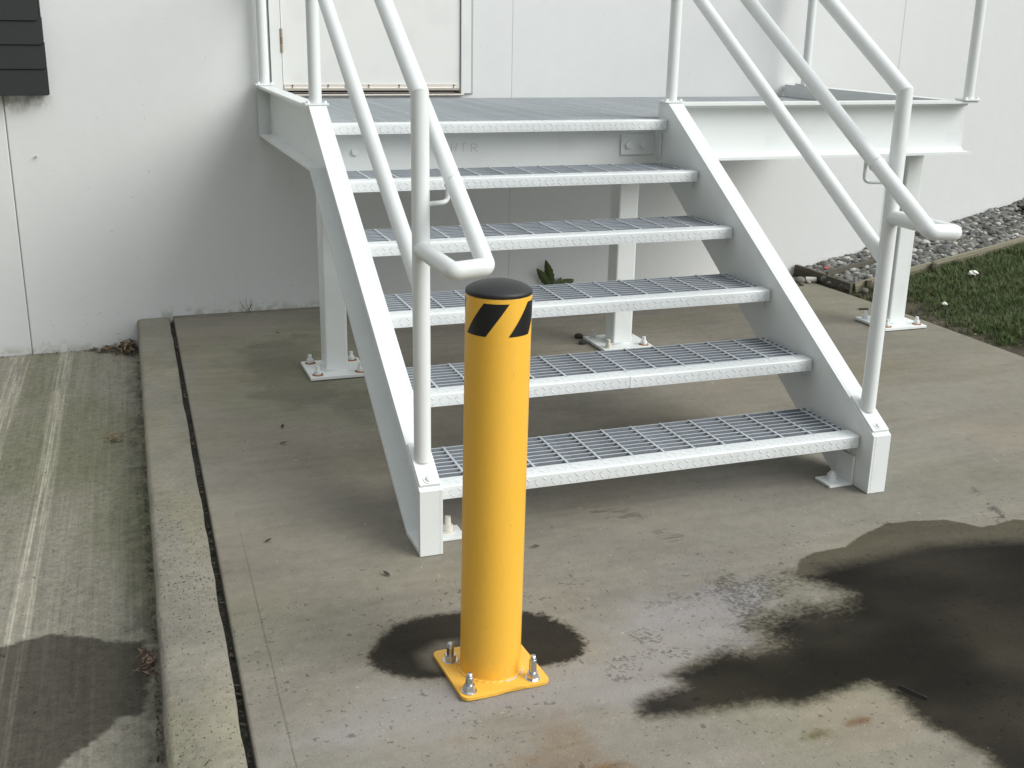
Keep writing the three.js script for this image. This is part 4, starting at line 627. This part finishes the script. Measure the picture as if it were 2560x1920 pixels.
{
  const w = thing('weed', 'dark green leafy weed growing at the foot of the wall behind the treads', 'weed'); w.position.set(1.545, 0.0, 0.035);
  const lm = new THREE.MeshPhysicalMaterial({ color: lin(0.085, 0.115, 0.038), roughness: 0.6, side: THREE.DoubleSide, transmission: 0.15, thickness: 0 });
  for (const [ay, el, L, wd, curl] of [[3.14 - 0.15, 1.32, 0.205, 0.024, -0.12], [3.14, 0.95, 0.19, 0.024, -0.10], [-0.1, 0.62, 0.14, 0.032, -0.15], [-0.25, 0.25, 0.16, 0.02, -0.05], [0.4, 0.95, 0.10, 0.02, 0], [3.6, 0.5, 0.09, 0.02, -0.2], [1.2, 0.35, 0.12, 0.022, -0.2], [-1.3, 0.5, 0.1, 0.02, -0.2]]) { const l = mesh('leaf', leafBlade(L, wd * 1.0, curl, 0.5), lm, w); l.rotation.set(0, ay, 0); l.rotateZ(el); l.rotateX(el > 0.8 ? 1.25 : 0.8); }
  const sp = thing('weed_sprig', 'thin dry sprig of weed at the wall beside the left column', 'weed'); sp.position.set(-0.18, 0, 0.03);
  const sm = std(lin(0.09, 0.07, 0.04), 0.9); for (let k = 0; k < 7; k++) { const a = rr(0, 6.3), h = rr(0.03, 0.075); mesh('stem', pipe([V(rr(-0.05, 0.05), 0, 0), V(Math.cos(a) * 0.02, h * 0.6, 0.01), V(Math.cos(a) * 0.035, h, Math.sin(a) * 0.01)], 0.0009, 0.01, 5), sm, sp); }
}
const stones = [[3.079, 0.191, 0.034, 0.20, 'mid grey stone on the slab next to the edging board'], [3.121, 0.222, 0.017, 0.48, 'small pale stone on the slab next to the edging board'], [3.045, 0.262, 0.018, 0.13, 'small dark stone on the slab by the edging'], [3.262, 0.575, 0.028, 0.15, 'brownish rock at the corner of the edging and lawn'], [1.30, 0.985, 0.022, 0.055, 'dark lump of rubble beside the middle column base plate'], [1.275, 1.09, 0.02, 0.05, 'dark crumbled rubble in front of the middle column base plate']];
stones.forEach(([x, z, s, v, label], i) => { const o = tag(mesh('stone', pebbleGeo(20 + i), std(lin(v * 1.04, v, v * 0.88), 0.9, { map: stoneTex.map })), label, 'stone'); o.scale.set(s, s * 0.62, s * 0.8); o.position.set(x, (x > 3.2 ? 0.012 : 0) + s * 0.42, z); o.rotation.y = i * 1.3; });
{
  const g = lathe([[0.013, -0.032], [0.0165, -0.032], [0.0165, 0.032], [0.013, 0.032], [0.013, -0.032]], 26);
  const p = tag(mesh('pipe_offcut', planar(g), std(lin(0.52, 0.51, 0.47), 0.6)), 'short offcut of grey white pipe lying against the edging board', 'pipe'); p.rotation.set(0, 0, Math.PI / 2); p.rotation.y = -0.35; p.position.set(3.150, 0.0175, 0.20); p.rotation.order = 'YXZ';
  const bar = tag(mesh('metal_scrap', box(-0.027, 0.027, 0.001, 0.010, -0.007, 0.007, 0.003), std(lin(0.04, 0.038, 0.034), 0.7)), 'short dark metal scrap on the slab behind the right column', 'scrap'); bar.position.set(3.035, 0, 0.88); bar.rotation.y = -0.2;
  const wad = (x, z, s, label, flatk) => { let q = new THREE.IcosahedronGeometry(1, 3); q.deleteAttribute('uv'); q.deleteAttribute('normal'); q = mergeVertices(q); const a = q.attributes.position; for (let i = 0; i < a.count; i++) { const k = 0.45 + 1.0 * Math.abs(fbm(a.getX(i) * 2.2 + x * 9, a.getY(i) * 2.2 + a.getZ(i) * 1.7 + z, 2) - 0.2); a.setXYZ(i, a.getX(i) * k, a.getY(i) * k * flatk, a.getZ(i) * k); } q = toCreasedNormals(q, 0.4); const o = tag(mesh('paper_scrap', planar(q), std(lin(0.82, 0.8, 0.73), 0.8)), label, 'litter'); o.scale.setScalar(s); o.position.set(x, bankY(x, z) + s * 0.55, z); };
  wad(3.86, 0.76, 0.032, 'crumpled white paper scrap on the lawn near the edging', 0.55); wad(3.43, 1.05, 0.020, 'small white paper scrap on the lawn near the right column', 0.6);
  const red = tag(mesh('plastic_scrap', box(-0.022, 0.022, -0.006, 0.008, -0.012, 0.012, 0.004), std(lin(0.32, 0.10, 0.09), 0.7)), 'faded red plastic scrap among the pebbles', 'litter'); red.position.set(3.262, 0.080, 0.19); red.rotation.set(0.2, 0.4, 0.15);
  const tw = tag(mesh('twig', pipe([V(0.818, 0.004, 4.048), V(0.828, 0.006, 4.075), V(0.846, 0.004, 4.112)], 0.0022, 0.01, 8), std(lin(0.02, 0.018, 0.016), 0.8)), 'thin dark twig lying on the wet concrete', 'twig');
  const lf = (px, py, s, label, y = 0) => { const q = onFloor(px, py, y), o = tag(mesh('dead_leaf', leafBlade(s * 0.8, s * 0.17, 0.25, 1), std(lin(0.035, 0.028, 0.02), 0.8, { side: THREE.DoubleSide })), label, 'leaf'); o.position.set(q.x, y + 0.004, q.z); o.rotation.y = px; };
  lf(1348, 1366, 0.030, 'black curled leaf on dry concrete behind the bollard'); lf(976, 1443, 0.035, 'brown curled leaf on concrete beside the bollard stain'); lf(697, 1110, 0.040, 'dark leaf on the slab left of the stringer'); lf(705, 1073, 0.035, 'narrow dark leaf on the slab left of the stringer'); lf(700, 835, 0.03, 'small dark leaf on the slab near the wall'); lf(660, 1358, 0.03, 'brown leaf fragment on the slab near the kerb');
}
renderer.render(scene, camera);
